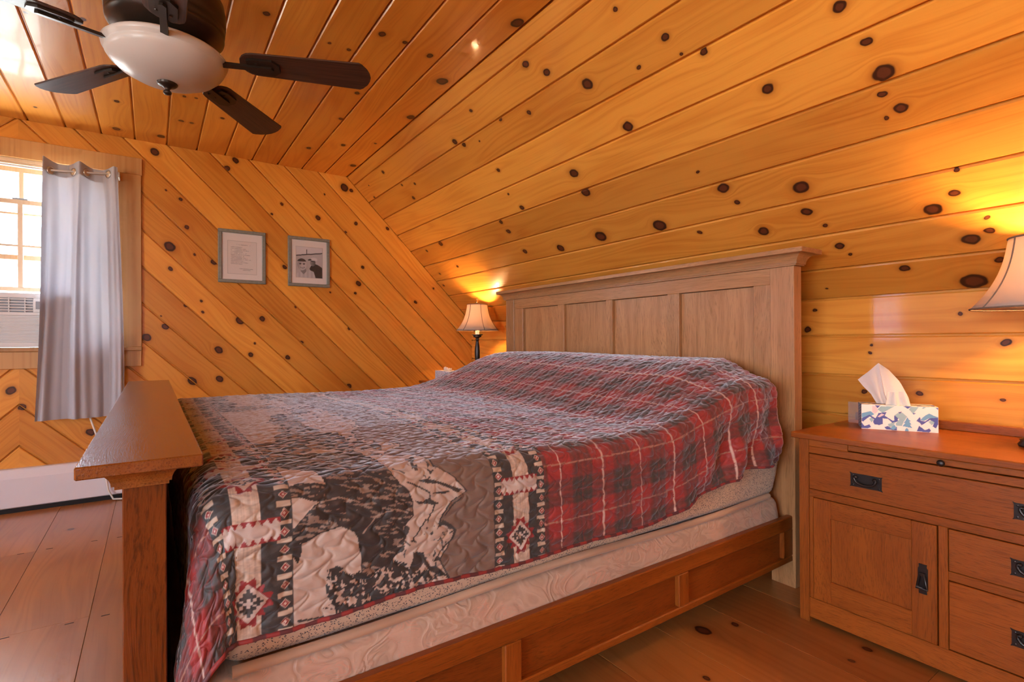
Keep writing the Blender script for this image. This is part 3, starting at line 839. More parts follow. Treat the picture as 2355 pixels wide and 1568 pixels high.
# loose hem of an under sheet showing along the lower edge of the mattress
def hem(u, v):
    y = .12+u*1.86
    w = .006*math.sin(y*8)+.004*math.sin(y*19+1.)
    a = -PI*.5+PI*v
    return Vector((-1.1025+.011*math.cos(a)+w, y, .374+.5*w+.011*math.sin(a)-.006*math.sin(y*5.2)))
MB().grid(hem, 90, 8).build('sheet_hem', 'plainsheet', mat_)

# ------------------------------------------------------------------ nightstands
def bail_pull(parent, cx, y, cz, w=.094, h=.047):
    m = MB(); x0, x1, z0, z1 = cx-w/2, cx+w/2, cz-h/2, cz+h/2
    nt = .006
    poly = [(x0, z0), (x0+nt, z0+.002), (x1-nt, z0+.002), (x1, z0), (x1-.003, z0+nt), (x1-.003, z1-nt), (x1, z1), (x1-nt, z1-.002), (x0+nt, z1-.002), (x0, z1), (x0+.003, z1-nt), (x0+.003, z0+nt)]
    m.prism(poly, 1, y-.003, y+.001)
    for s in (-1, 1):
        px = cx+s*.026
        m.add([(px+.0055*math.cos(2*PI*k/10), y-.002, cz+.011+.0055*math.sin(2*PI*k/10)) for k in range(10)]+[(px+.0045*math.cos(2*PI*k/10), y-.013, cz+.011+.0045*math.sin(2*PI*k/10)) for k in range(10)],
              [(k, (k+1) % 10, 10+(k+1) % 10, 10+k) for k in range(10)]+[tuple(range(10, 20))], True)
        for zz in (z0+.008, z1-.008):
            m.add([(cx+s*(w/2-.010)+.003*math.cos(2*PI*k/8), y-.003, zz+.003*math.sin(2*PI*k/8)) for k in range(8)]+[(cx+s*(w/2-.010), y-.0048, zz)], [(k, (k+1) % 8, 8) for k in range(8)], True)
    pts = []
    for k in range(19):
        a = PI*k/18
        pts.append((cx-.032*math.cos(a)*(1.0 if abs(math.cos(a)) < .8 else .97), y-.0105, cz+.012-.024*math.sin(a)**.8))
    pts = [(cx-.024, y-.0105, cz+.013)]+pts+[(cx+.024, y-.0105, cz+.013)]
    m.tube(pts, [.003]*2+[.0042]*17+[.003]*2, 8)
    return m.build('bail_pull', 'iron', parent)
def door_pull(parent, cx, y, cz):
    m = MB()
    m.prism([(cx-.010, cz-.044), (cx+.010, cz-.044), (cx+.009, cz-.03), (cx+.012, cz-.02), (cx+.012, cz+.03), (cx+.009, cz+.036), (cx+.010, cz+.044), (cx-.010, cz+.044), (cx-.009, cz+.036), (cx-.012, cz+.03), (cx-.012, cz-.02), (cx-.009, cz-.03)], 1, y-.003, y+.001)
    m.tube([(cx-.005, y-.010, cz+.016), (cx-.011, y-.010, cz-.018), (cx-.014, y-.011, cz-.026), (cx+.014, y-.011, cz-.026), (cx+.011, y-.010, cz-.018), (cx+.005, y-.010, cz+.016)], .0036, 8, closed=True)
    m.box(cx-.008, cx+.008, y-.012, y, cz+.010, cz+.020, .001)
    return m.build('door_pull', 'iron', parent)
def nightstand(x0, label):
    """front faces -y; x0 left edge of the body, 0.818 wide"""
    W = .818; yf, yb = 1.8924, 2.372; zt = .642; x1 = x0+W
    r = thing('nightstand', label, 'nightstand', (x0+W/2, (yf+yb)/2, 0), 'oak nightstands beside the bed')
    X = lambda d: x0+d            # d measured from the left edge
    MB().box(x0-.020, x1+.020, yf-.018, yb+.002, zt, zt+.0205, .0025).build('top', 'oak_x', r)
    MB().box(x0-.004, x1+.004, yb-.016, yb, zt+.0205, zt+.052, .002).build('backsplash', 'oak_x', r)
    for a in (0, W-.033):
        MB().box(X(a), X(a)+.033, yf, yf+.045, 0, zt).build('leg', 'oak_z', r)
        MB().box(X(a), X(a)+.033, yb-.045, yb, 0, zt).build('leg', 'oak_z', r)
    m = MB(); m.box(X(.006), X(.022), yf+.045, yb-.045, .05, zt, 0); m.box(X(W-.022), X(W-.006), yf+.045, yb-.045, .05, zt, 0)
    m.box(X(.022), X(W-.022), yb-.02, yb-.008, .05, zt, 0); m.box(X(.022), X(W-.022), yf+.02, yb-.02, .05, .065, 0); m.box(X(.033), X(W-.033), yf+.018, yf+.03, .09, .60, 0)
    m.build('carcase', 'oak_z', r)
    g = .0022
    # front rails
    MB().box(X(.033), X(W-.033), yf+.002, yf+.022, .593, .617).build('rail', 'oak_x', r)
    MB().box(X(.033), X(.159)-g, yf+.002, yf+.022, .617, zt).build('rail', 'oak_x', r)
    MB().box(X(W-.159)+g, X(W-.033), yf+.002, yf+.022, .617, zt).build('rail', 'oak_x', r)
    MB().box(X(.033), X(W-.033), yf+.002, yf+.022, .441, .467).build('rail', 'oak_x', r)
    MB().box(X(.033), X(W-.033), yf+.002, yf+.022, .018, .087).build('rail', 'oak_x', r)
    MB().box(X(.397), X(.420), yf+.002, yf+.022, .087, .441).build('mullion', 'oak_z', r)
    # pull-out shelf with knob
    sh = MB().box(X(.159), X(W-.159), yf-.001, yf+.08, .619+g, zt-g).build('pull_out_shelf', 'oak_x', r)
    m = MB(); kx = X(W/2)
    prof = [(.0, -.020), (.006, -.0195), (.0095, -.016), (.0095, -.012), (.005, -.008), (.0045, 0)]
    V = []; F = []
    for rr, yy in prof:
        for k in range(12): V.append((kx+rr*math.cos(2*PI*k/12), yf-.001+yy, .629+rr*math.sin(2*PI*k/12)))
    for i in range(len(prof)-1):
        for k in range(12): F.append((i*12+k, i*12+(k+1) % 12, (i+1)*12+(k+1) % 12, (i+1)*12+k))
    m.add(V, F, True); m.build('knob', 'iron', sh)
    # drawers
    def drawer(a, c, z0, z1, pulls):
        d = MB().box(X(a)+g, X(c)-g, yf-.001, yf+.017, z0+g, z1-g, .0015).build('drawer', 'oak_x', r)
        for px in pulls: bail_pull(d, X(px), yf-.001, (z0+z1)/2 if z1-z0 < .15 else z1-.10)
    drawer(.033, W-.033, .467, .593, (.212, W-.212))
    drawer(.420, W-.033, .316, .441, (.600,))
    drawer(.420, W-.033, .090, .290, (.600,))
    MB().box(X(.420), X(W-.033), yf+.002, yf+.022, .290, .316).build('rail', 'oak_x', r)
    # door: frame and panel
    dz0, dz1 = .089, .439; da, dc = .048, .394
    dm = MB().box(X(da)+.055, X(dc)-.062, yf+.008, yf+.016, dz0+.07, dz1-.06, 0)
    door = dm.build('door', 'oak_z', r)
    MB().box(X(da), X(da)+.055, yf, yf+.018, dz0, dz1).build('stile', 'oak_z', door)
    MB().box(X(dc)-.062, X(dc), yf, yf+.018, dz0, dz1).build('stile', 'oak_z', door)
    MB().box(X(da)+.055, X(dc)-.062, yf, yf+.018, dz1-.060, dz1).build('rail', 'oak_x', door)
    MB().box(X(da)+.055, X(dc)-.062, yf, yf+.018, dz0, dz0+.075).build('rail', 'oak_x', door)
    door_pull(door, X(dc)-.033, yf, .272)
    MB().box(X(.033), X(da)-g, yf+.004, yf+.022, .087, .441).build('mullion', 'oak_z', r)
    return r
nightstand(-.938, 'oak nightstand right of the bed, with black bail pulls and tissue box')
nightstand(-4.085, 'oak nightstand beyond the bed, mostly hidden behind the quilt')
NT_Z = .6626

# ------------------------------------------------------------------ lamps
def table_lamp(x, y, label, watts):
    z = NT_Z
    r = thing('table_lamp', label, 'lamp', (x, y, z), 'table lamps on the nightstands')
    m = MB()
    m.lathe([(.0, z), (.062, z), (.064, z+.006), (.058, z+.014), (.060, z+.020), (.050, z+.028), (.030, z+.036), (.018, z+.046)], x, y, 32, cap=False)
    m.build('base', 'iron', r)
    MB().lathe([(.018, z+.046), (.014, z+.056), (.020, z+.066), (.013, z+.076), (.012, z+.10), (.017, z+.16), (.022, z+.21), (.023, z+.25), (.019, z+.29), (.013, z+.325), (.012, z+.337), (.017, z+.342), (.017, z+.349), (.012, z+.353), (.020, z+.362), (.033, z+.366), (.035, z+.372), (.030, z+.376), (.046, z+.384), (.046, z+.388), (.0, z+.388)], x, y, 28, cap=False).build('stem', 'iron', r)
    MB().lathe([(.0165, z+.388), (.0165, z+.455), (.012, z+.460), (0, z+.460)], x, y, 20, cap=False).build('candle_sleeve', 'cordwhite', r)
    # bell shade, eight panels
    zb, zt = 1.082, 1.295; n = 14; seg = 64
    def rad(t): return .082+(.172-.082)*(.30*t+.70*t**2.6)     # t 0 top .. 1 bottom
    prof = [(rad(1-k/n), zb+(zt-zb)*k/n) for k in range(n+1)]
    sh = MB().lathe(prof, x, y, seg, cap=False)
    so = sh.build('shade', 'shade', r)
    sm = so.modifiers.new('thickness', 'SOLIDIFY'); sm.thickness = .0012; sm.offset = -1
    m = MB()
    for (rr, zz) in ((prof[0][0], zb), (prof[-1][0], zt)):
        m.tube([(x+(rr+.0005)*math.cos(2*PI*k/48), y+(rr+.0005)*math.sin(2*PI*k/48), zz) for k in range(48)], .0028, 6, closed=True)
    for k in range(6):
        a = 2*PI*k/6+.85
        m.tube([(x+(rr+.0008)*math.cos(a), y+(rr+.0008)*math.sin(a), zz) for rr, zz in prof], .0022, 6)
    m.build('shade_trim', 'shade_trim', r)
    m = MB()
    m.tube([(x-.02, y, z+.45), (x-.042, y, z+.50), (x-.045, y, z+.56), (x-.025, y, zt-.012), (x, y, zt-.004), (x+.025, y, zt-.012), (x+.045, y, z+.56), (x+.042, y, z+.50), (x+.02, y, z+.45)], .0014, 6)
    for k in range(3):
        a = 2*PI*k/3; m.tube([(x, y, zt-.002), (x+.081*math.cos(a), y+.081*math.sin(a), zt-.002)], .0012, 6)
    m.build('harp', 'brass', r)
    MB().lathe([(.013, zt), (.014, zt+.005), (.007, zt+.009), (.010, zt+.018), (.010, zt+.024), (.004, zt+.030), (.006, zt+.040), (.003, zt+.055), (0, zt+.060)], x, y, 16).build('finial', 'brass', r)
    bz = z+.572
    bm_ = NT('lit_bulb')
    e = bm_.n('ShaderNodeEmission'); e.inputs['Color'].default_value = (1, .60, .28, 1); e.inputs['Strength'].default_value = 25.
    bm_.done(e.outputs[0])
    MB().lathe([(.008, z+.458), (.010, z+.50), (.012, bz-.026), (.022, bz-.012), (.026, bz), (.022, bz+.014), (.012, bz+.023), (0, bz+.026)], x, y, 20).build('bulb', bm_.mat, r)
    ld = bpy.data.lights.new('bulb_light', 'POINT'); ld.energy = watts; ld.color = (1, .56, .24); ld.shadow_soft_size = .028
    lo = bpy.data.objects.new('bulb_light', ld); COL.objects.link(lo); lo.parent = r; lo.location = (0, 0, bz-z)
    return r
table_lamp(-.362, 2.19, 'table lamp with bell shade on the near nightstand, cut off at the right edge', LAMP_WATTS)
table_lamp(-3.655, 2.19, 'lit table lamp with bell shade in the far corner left of the headboard', LAMP_WATTS)

# ------------------------------------------------------------------ ceiling fan
def ceiling_fan():
    cx, cy, zb = -2.215, .0475, 2.012; R = .67
    r = thing('ceiling_fan', 'five-blade dark bronze ceiling fan with frosted glass bowl light', 'ceiling fan', (cx, cy, ZC))
    z = zb
    MB().lathe([(.0, z+.02), (.105, z+.02), (.112, z+.026), (.112, z+.038), (.120, z+.044), (.165, z+.072), (.178, z+.086), (.180, z+.094), (.175, z+.098), (.180, z+.104), (.182, z+.122), (.178, z+.130), (.184, z+.136), (.185, z+.175), (.178, z+.215), (.150, z+.245), (.110, z+.255), (.105, z+.285), (.12, ZC-.001), (.0, ZC-.001)], cx, cy, 56, cap=False).build('motor_housing', 'bronze', r)
    MB().lathe([(.0, z-.012), (.150, z-.012), (.156, z-.006), (.150, z+.004), (.118, z+.012), (.118, z+.02), (.0, z+.02)], cx, cy, 48, cap=False).build('light_fitter', 'bronze', r)
    bo = MB().lathe([(.168, z+.010), (.181, z+.009), (.187, z+.003), (.185, z-.005), (.176, z-.012), (.174, z-.018), (.176, z-.024), (.168, z-.036), (.145, z-.058), (.110, z-.077), (.070, z-.089), (.03, z-.094), (0, z-.095)], cx, cy, 64, cap=False)
    bw = bo.build('glass_bowl', 'frosted', r)
    sm = bw.modifiers.new('thickness', 'SOLIDIFY'); sm.thickness = .004; sm.offset = -1
    MB().lathe([(.0, z-.088), (.036, z-.090), (.037, z-.095), (.030, z-.099), (.031, z-.102), (.024, z-.108), (.016, z-.110), (.010, z-.116), (.007, z-.121), (.012, z-.126), (.014, z-.131), (.010, z-.137), (.0, z-.139)], cx, cy, 32, cap=False).build('finial', 'bronze', r)
    t0 = math.radians(69.4)
    th = math.radians(-11)
    blade0 = None
    for k in range(5):
        a = t0+k*2*PI/5
        # blade in its own frame: x outward, pitched about x
        r0, r1 = .235, R+.03; w0, w1 = .058, .074
        out = []
        for i in range(9):
            q = -PI/2-PI*i/8
            out.append((r0+.05+.05*math.cos(q), w0*math.sin(q)))
        tip = [(r1-.042, w1), (r1-.030, w1-.008), (r1-.012, w1*.58), (r1-.003, w1*.28), (r1, 0), (r1-.003, -w1*.28), (r1-.012, -w1*.58), (r1-.030, -w1+.008), (r1-.042, -w1)]
        poly = out+tip
        m = len(poly); h = .003
        Vl = [(x, y, zz) for zz in (-h, h) for x, y in poly]
        Fl = [tuple(reversed(range(m))), tuple(range(m, 2*m))]+[(i, (i+1) % m, m+(i+1) % m, m+i) for i in range(m)]
        # object carries the rotation so that the grain runs along the blade
        me = bpy.data.meshes.new('blade') if blade0 is None else blade0.data
        if blade0 is None:
            bm = bmesh.new(); vs = [bm.verts.new(v) for v in Vl]
            for f in Fl: bm.faces.new([vs[i] for i in f])
            bmesh.ops.recalc_face_normals(bm, faces=bm.faces)
            es = [e for e in bm.edges if abs(e.verts[0].co.z-e.verts[1].co.z) < 1e-6]
            bmesh.ops.bevel(bm, geom=es, offset=.0012, segments=1, affect='EDGES')
            bm.to_mesh(me); bm.free(); me.materials.append(M['blade'])
        bl = bpy.data.objects.new('blade', me); COL.objects.link(bl); bl.parent = r
        bl.location = (0, 0, zb+.006-ZC); bl.rotation_euler = (th, 0, a); bl.rotation_mode = 'XYZ'
        WL[bl.name] = Vector((cx, cy, zb))
        # iron under the blade: arm plus bracket plate
        if blade0 is None:
            ir = MB()
            ir.prism([(.262, -.030), (.285, -.038), (.350, -.038), (.372, -.018), (.372, .018), (.350, .038), (.285, .038), (.262, .030)], 2, -.012, -.0032)
            ir.prism([(.100, -.013), (.245, -.010), (.345, -.010), (.352, 0), (.345, .010), (.245, .010), (.100, .013)], 2, -.020, -.010)
            for sx, sy in ((.295, .02), (.295, -.02), (.335, 0)):
                ir.lathe([(.005, -.0125), (.004, -.0145), (0, -.0150)], sx, sy, 8)
            me2 = bpy.data.meshes.new('blade_iron'); me2.from_pydata([tuple(v) for v in ir.v], [], ir.f); me2.update(); me2.materials.append(M['bronze'])
            bm = bmesh.new(); bm.from_mesh(me2); bmesh.ops.recalc_face_normals(bm, faces=bm.faces); bm.to_mesh(me2); bm.free()
            blade0 = bl
        io = bpy.data.objects.new('blade_iron', me2); COL.objects.link(io); io.parent = bl
ceiling_fan()

# ------------------------------------------------------------------ curtain, rod, air conditioner, heater, cord
RX = -4.130
rod = thing('curtain_rod', 'thin white tension rod across the window', 'curtain rod', (RX, YM, 2.045))
def rod_z(y): return 2.030+.034*(y+.50)/.33
MB().tube([(RX, -1.14, 2.03), (RX, -.52, 2.03), (RX, -.172, rod_z(-.172))], .0055, 10).build('tube', 'rodwhite', rod)
MB().box(-4.210, RX+.007, -.175, -.166, 2.045, 2.078, .002).build('bracket', 'rodwhite', rod)
MB().box(-4.210, RX+.007, -1.144, -1.135, 2.013, 2.046, .002).build('bracket', 'rodwhite', rod)
cur = thing('curtain', 'grey grommet curtain panel hanging beside the window', 'curtain', (RX, -.35, .53))
def cur_ph(u): return 2*PI*2.1*u
def cur_xy(u, v):
    """u 0..1 left to right, v 0 top .. 1 bottom: the cloth weaves in front of and behind the rod"""
    yl, yr = -.528-.035*v, -.176+.034*v
    ph = cur_ph(u)
    amp = .036*(1-.30*v)
    x = RX+amp*math.cos(ph)+(.014*math.cos(2*ph+.9+1.2*v)+.010*math.cos(3.3*ph+2.*v))*min(1, v*3)
    y = yl+(yr-yl)*u-.012*math.sin(ph)*(1-.4*v)*(0 if u in (0, 1) else 1)+.010*math.sin(v*4+u*6)*v
    return x, y
def cur_pt(u, v):
    x, y = cur_xy(u, v)
    ztop = 2.092+.010*math.cos(cur_ph(u))
    zbot = .532
    return Vector((max(x, -4.160), y, ztop+(zbot-ztop)*v))
MB().grid(cur_pt, 141, 70).build('panel', 'curtain', cur)
def head_pt(u, v):
    p = cur_pt(u, v*.05); return p+Vector((.0022, 0, 0))
MB().grid(head_pt, 141, 6).build('heading', 'curtain', cur)
MB().grid(lambda u, v: cur_pt(u, .965+.035*v)+Vector((.0018, 0, 0)), 141, 5).build('hem', 'curtain', cur)
for uu in (.119, .357, .595, .833):
    p = cur_pt(uu, .024); q = cur_pt(uu+.01, .024); q0 = cur_pt(uu-.01, .024)
    d = (q-q0); d.z = 0; d.normalize(); nrm = Vector((d.y, -d.x, 0))
    if nrm.x < 0: nrm = -nrm
    c = p+nrm*.003; c.z = rod_z(p.y)-.002
    for nn, off in (('grommet', 0), ('grommet', -.006)):
        m = MB(); m.tube([c+nrm*off+d*(.0215*math.cos(2*PI*k/28))+Vector((0, 0, .0215*math.sin(2*PI*k/28))) for k in range(28)], .0042, 8, closed=True)
        if off == 0:
            g0 = m
        else:
            g0.add(m.v, m.f, True)
    n_ = 24
    g0.build('grommet', 'nickel', cur)
    m = MB(); ctr = [c+nrm*.0008+d*(.0195*math.cos(2*PI*k/n_))+Vector((0, 0, .0195*math.sin(2*PI*k/n_))) for k in range(n_)]
    m.add(ctr, [tuple(range(n_))]); m.build('eyelet_hole', 'sashpine', cur)

ac = thing('air_conditioner', 'white window air conditioner with louvred grille under the raised sash', 'air conditioner', (XL, YM, Z0))
ax1 = -4.178; ay0, ay1 = -.925, -.385
MB().box(XL-.30, ax1-.004, ay0, ay1, .9705, 1.292, .012).build('case', 'white_plastic', ac)
m = MB()
m.box(ax1-.006, ax1+.004, ay0, ay1, 1.262, 1.292, .003); m.box(ax1-.006, ax1+.004, ay0, ay1, 1.158, 1.178, .003); m.box(ax1-.006, ax1+.004, ay0, ay1, .9705, .998, .003)
m.box(ax1-.006, ax1+.004, ay0, ay0+.02, .998, 1.262, .003); m.box(ax1-.006, ax1+.004, ay1-.02, ay1, .998, 1.158, .003); m.box(ax1-.006, ax1+.004, -.585, ay1, 1.178, 1.262, .003)
m.build('front_bezel', 'white_plastic', ac)
MB().box(ax1-.0045, ax1-.003, ay0+.02, -.585, 1.178, 1.262, 0).build('vent_recess', 'grey_plastic', ac)
for k in range(5):
    zz = 1.186+.0165*k
    MB().box(ax1-.004, ax1+.005, ay0+.02, -.585, zz, zz+.006, .0015).build('louvre', 'white_plastic', ac)
for yv in (-.83, -.76, -.69, -.62):
    MB().box(ax1-.002, ax1+.003, yv-.003, yv+.003, 1.178, 1.262, .001).build('vane', 'white_plastic', ac)
for k in range(18):
    zz = 1.002+.0086*k
    MB().box(ax1-.005, ax1+.002, ay0+.02, ay1-.02, zz, zz+.0058, .001).build('grille_slat', 'white_plastic', ac)
MB().box(ax1+.004, ax1+.006, -.572, -.552, 1.20, 1.245, .001).build('control_panel', 'grey_plastic', ac)

ht = thing('baseboard_heater', 'long white baseboard heater along the gable wall', 'heater', (XL, 0, .02))
m = MB(); m.prism([(XL+.002, .028), (XL+.062, .028), (XL+.070, .034), (XL+.070, .200), (XL+.048, .245), (XL+.040, .252), (XL+.002, .252)], 1, -2.4, .95)
m.build('cover', 'white_enamel', ht)
m = MB(); m.box(XL+.015, XL+.060, -2.39, .94, .0, .028, 0); m.build('gap_shade_strip', 'black', ht)  # black strip stands in for the shade in the gap below the cover
for yy in (-2.402, .952):
    MB().box(XL+.002, XL+.073, yy-.008, yy+.008, .012, .256, .003).build('end_cap', 'white_enamel', ht)
m = MB()
m.tube([(-4.185, -.36, .80), (-4.18, -.335, .60), (-4.165, -.318, .52), (-4.155, -.295, .44), (-4.150, -.265, .33), (-4.140, -.245, .24), (-4.135, -.240, .15), (-4.135, -.232, .07), (-4.12, -.205, .012), (-4.10, -.14, .008), (-4.06, .0, .007), (-4.02, .2, .007)], .0055, 8)
tag(m.build('power_cord', 'cordwhite', None, (-4.15, -.25, .006)), 'white cord of the air conditioner dropping below the curtain', 'cord')

# ------------------------------------------------------------------ tissue boxes
def poly_fill(X, Y, base, layers):
    C = np.empty(X.shape+(3,)); C[:] = base
    for col, poly in layers: C[in_poly(X, Y, poly)] = col
    return C
def tissue_box(org, ang, w, d, h, label, front_fn, side_fn, tissue_pts):
    r = thing('tissue_box', label, 'tissue box', org, 'tissue boxes on the nightstands')
    ex = np.array([math.cos(ang), math.sin(ang), 0]); ey = np.array([-math.sin(ang), math.cos(ang), 0]); ez = np.array([0, 0, 1.]); o = np.array(org)
    # carton core just inside the printed faces
    m = MB(); V = []
    for zz in (.0005, h-.0008):
        for a, b_ in ((.0006, .0006), (w-.0006, .0006), (w-.0006, d-.0006), (.0006, d-.0006)): V.append(o+ex*a+ey*b_+ez*zz)
    m.add(V, [(3, 2, 1, 0), (4, 5, 6, 7), (0, 1, 5, 4), (1, 2, 6, 5), (2, 3, 7, 6), (3, 0, 4, 7)])
    m.build('carton', 'tissue', r)
    def face(name, A, B, origin, la, lb, fn, flip):
        na, nb_ = int(la/.0013)+2, int(lb/.0013)+2
        a = np.linspace(0, la, na); b_ = np.linspace(0, lb, nb_); X, Y = np.meshgrid(a, b_, indexing='ij')
        P = origin+X[..., None]*A+Y[..., None]*B
        print_grid(name, P, fn(X, Y), 'print_card', r, False, flip)
    face('front_panel', ex, ez, o, w, h, front_fn, False)
    face('back_panel', ex, ez, o+ey*d, w, h, front_fn, True)
    face('end_panel', ey, ez, o, d, h, side_fn, True)
    face('end_panel', ey, ez, o+ex*w, d, h, side_fn, False)
    # top with an oval slot
    na, nb_ = 120, 50
    a = np.linspace(0, w, na); b_ = np.linspace(0, d, nb_); X, Y = np.meshgrid(a, b_, indexing='ij')
    C = front_fn(X*1.0, Y*.8)
    slot = ((X-w*.5)/(w*.33))**2+((Y-d/2)/(d*.22))**2 < 1
    C[slot] = lin(120, 100, 90)
    print_grid('top_panel', o+X[..., None]*ex+Y[..., None]*ey+ez*h, C, 'print_card', r, False, False)
    tissue_pts(r, o, ex, ey, ez)
    return r
CR, NV, BL, SG, PK = lin(250, 232, 215), lin(88, 92, 150), lin(120, 165, 190), lin(160, 185, 182), lin(238, 200, 195)
# print of the near box, traced as shapes (units: share of the front panel 0..1, up)
def sc(poly): return [(x/1465., (460-y)/460.) for x, y in poly]
T = lambda pts: [((x-340)/1465., 1-(y-905-(x-340)*.05)/475.) for x, y in pts]
BOX_LAYERS = [(BL, T([(345, 1080), (520, 1040), (600, 1100), (470, 1170), (350, 1190)])), (SG, T([(660, 1010), (720, 950), (990, 950), (900, 1000), (760, 1080)])), (NV, T([(610, 930), (720, 930), (660, 985)])),
    (NV, T([(345, 1180), (500, 1110), (620, 1180), (680, 1080), (840, 1060), (800, 1130), (960, 1230), (1060, 1180), (1000, 1120), (1060, 1230), (960, 1280), (860, 1190), (760, 1180), (760, 1290), (700, 1310), (600, 1300), (570, 1250), (590, 1200), (500, 1140), (380, 1240), (345, 1235)])),
    (PK, T([(560, 930), (640, 960), (670, 1040), (620, 1090), (560, 1060)])), (PK, T([(660, 1150), (740, 1090), (800, 1110), (700, 1160)])),
    (SG, T([(490, 1190), (540, 1165), (590, 1210), (540, 1260)])), (SG, T([(860, 1290), (1000, 1250), (960, 1350), (880, 1340)])), (NV, T([(990, 1110), (1060, 1170), (1050, 1220), (980, 1210)])),
    (SG, T([(990, 1120), (1070, 1070), (1140, 1070), (1230, 1150), (1160, 1250), (1130, 1330), (1020, 1320), (1010, 1280), (1080, 1200)])), (NV, T([(1050, 1060), (1130, 1060), (1090, 1090)])),
    (BL, T([(1230, 1160), (1260, 1200), (1300, 1240), (1270, 1240), (1310, 1300), (1280, 1300), (1325, 1365), (1140, 1330), (1190, 1270), (1160, 1270), (1200, 1220)])),
    (NV, T([(1160, 950), (1310, 960), (1240, 1000)])), (SG, T([(1310, 960), (1450, 970), (1400, 1030), (1340, 1100), (1260, 1010)])), (NV, T([(1330, 1080), (1400, 1085), (1350, 1110)])),
    (NV, T([(340, 1260), (400, 1330), (500, 1300), (530, 1350), (470, 1375), (340, 1370)])), (NV, T([(790, 1350), (860, 1330), (940, 1370), (1030, 1340), (1030, 1410), (830, 1395)])), (BL, T([(900, 1370), (990, 1300), (1030, 1370), (960, 1400)])),
    (BL, T([(1560, 1130), (1640, 1090), (1720, 1130), (1800, 1160), (1800, 1200), (1640, 1180), (1540, 1230), (1470, 1210)])), (NV, T([(1400, 1230), (1470, 1150), (1480, 1220), (1560, 1240), (1640, 1180), (1800, 1170), (1800, 1290), (1760, 1370), (1700, 1330), (1730, 1260), (1650, 1210), (1500, 1310), (1460, 1260)])),
    (SG, T([(1620, 1240), (1680, 1220), (1740, 1260), (1680, 1310)])), (NV, T([(1450, 1320), (1560, 1400), (1640, 1370), (1670, 1410), (1630, 1445), (1410, 1420)])), (BL, T([(1190, 1390), (1220, 1360), (1260, 1400), (1250, 1430), (1190, 1425)])), (NV, T([(1750, 985), (1805, 985), (1805, 1030)])), (SG, T([(1500, 1000), (1540, 960), (1580, 975), (1540, 1005)]))]
def near_front(X, Y): return poly_fill(X/.223, Y/.089, CR, BOX_LAYERS)
def near_side(X, Y):
    f = ((X*260+Y*120) % 2 < .45) | ((Y*190+X*40) % 2 < .45)
    C = np.empty(X.shape+(3,)); C[:] = lin(96, 118, 165); C[f] = lin(205, 205, 215); return C
def near_tissue(r, o, ex, ey, ez):
    # a pulled-up sheet: two leaves meeting in a fold
    # outline in box units (x along front, z up), fold from apex to slot
    A = lambda x, z, y=.045: Vector(o+ex*x+ez*z+ey*y)
    def leaf(u, v):                       # left leaf, darker: u bottom->top, v left->fold
        l = [(.052, .090), (.034, .125), (.012, .150), (-.006, .176)]
        f = [(.085, .090), (.074, .126), (.066, .178), (.056, .240)]
        k = u*3; i = min(int(k), 2); t = k-i
        L = Vector(l[i]).lerp(Vector(l[i+1]), t); Fp = Vector(f[i]).lerp(Vector(f[i+1]), t)
        p = L.lerp(Fp, v)
        if u > .999: p = Vector((-.006, .176)).lerp(Vector((.056, .240)), v)
        return A(p.x, p.y, .045-.020*math.sin(PI*v*.5)*(.4+.6*u)+.004*math.sin(9*v))
    MB().grid(leaf, 14, 12).build('tissue', 'tissue', r)
    def leaf2(u, v):
        f = [(.085, .090), (.074, .126), (.066, .178), (.056, .240)]
        g = [(.152, .088), (.146, .118), (.122, .172), (.090, .214)]
        k = u*3; i = min(int(k), 2); t = k-i
        L = Vector(f[i]).lerp(Vector(f[i+1]), t); G = Vector(g[i]).lerp(Vector(g[i+1]), t)
        p = L.lerp(G, v)
        if u > .999: p = Vector((.056, .240)).lerp(Vector((.090, .214)), v)
        return A(p.x, p.y, .025+.020*v*(.4+.6*u)+.005*math.sin(7*v+2*u)*(1-u))
    MB().grid(leaf2, 14, 12).build('tissue', 'tissue', r)
    def leaf3(u, v):
        l = [(.075, .089), (.082, .135)]; g = [(.150, .088), (.134, .138)]
        p = Vector(l[0]).lerp(Vector(l[1]), u).lerp(Vector(g[0]).lerp(Vector(g[1]), u), v)
        return A(p.x, p.y, .018+.006*math.sin(12*v)+.008*v)
    MB().grid(leaf3, 8, 16).build('tissue', 'tissue', r)
tissue_box((-.835, 2.140, NT_Z+.0003), math.radians(27.4), .223, .092, .089, 'blue and cream mountain-print tissue box with a tissue standing up', near_front, near_side, near_tissue)
def far_front(X, Y):
    C = np.empty(X.shape+(3,)); C[:] = lin(225, 226, 236)
    a = vnoise(X*260, Y*330, 3); C[a > .80] = lin(70, 80, 130); b_ = vnoise(X*300+9, Y*300, 5); C[b_ > .86] = lin(140, 60, 50)
    c = vnoise(X*280+30, Y*290+8, 8); C[c > .84] = lin(130, 165, 195); return C
def far_tissue(r, o, ex, ey, ez):
    def lf(u, v):
        return Vector(o+ex*(.055+.12*u)+ey*(.05+.012*math.sin(u*5))+ez*(.089+v*(.022+.008*math.sin(u*7)+.004*math.sin(u*17))))
    MB().grid(lf, 24, 5).build('tissue', 'tissue', r)
    def lf2(u, v):
        return Vector(o+ex*(.065+.10*u)+ey*(.07+.010*math.sin(u*4+1))+ez*(.089+v*(.016+.006*math.sin(u*6+2))))
    MB().grid(lf2, 24, 5).build('tissue', 'tissue', r)
tissue_box((-3.955, 1.955, NT_Z+.0003), math.radians(4), .223, .11, .089, 'white speckled tissue box on the far nightstand', far_front, far_front, far_tissue)
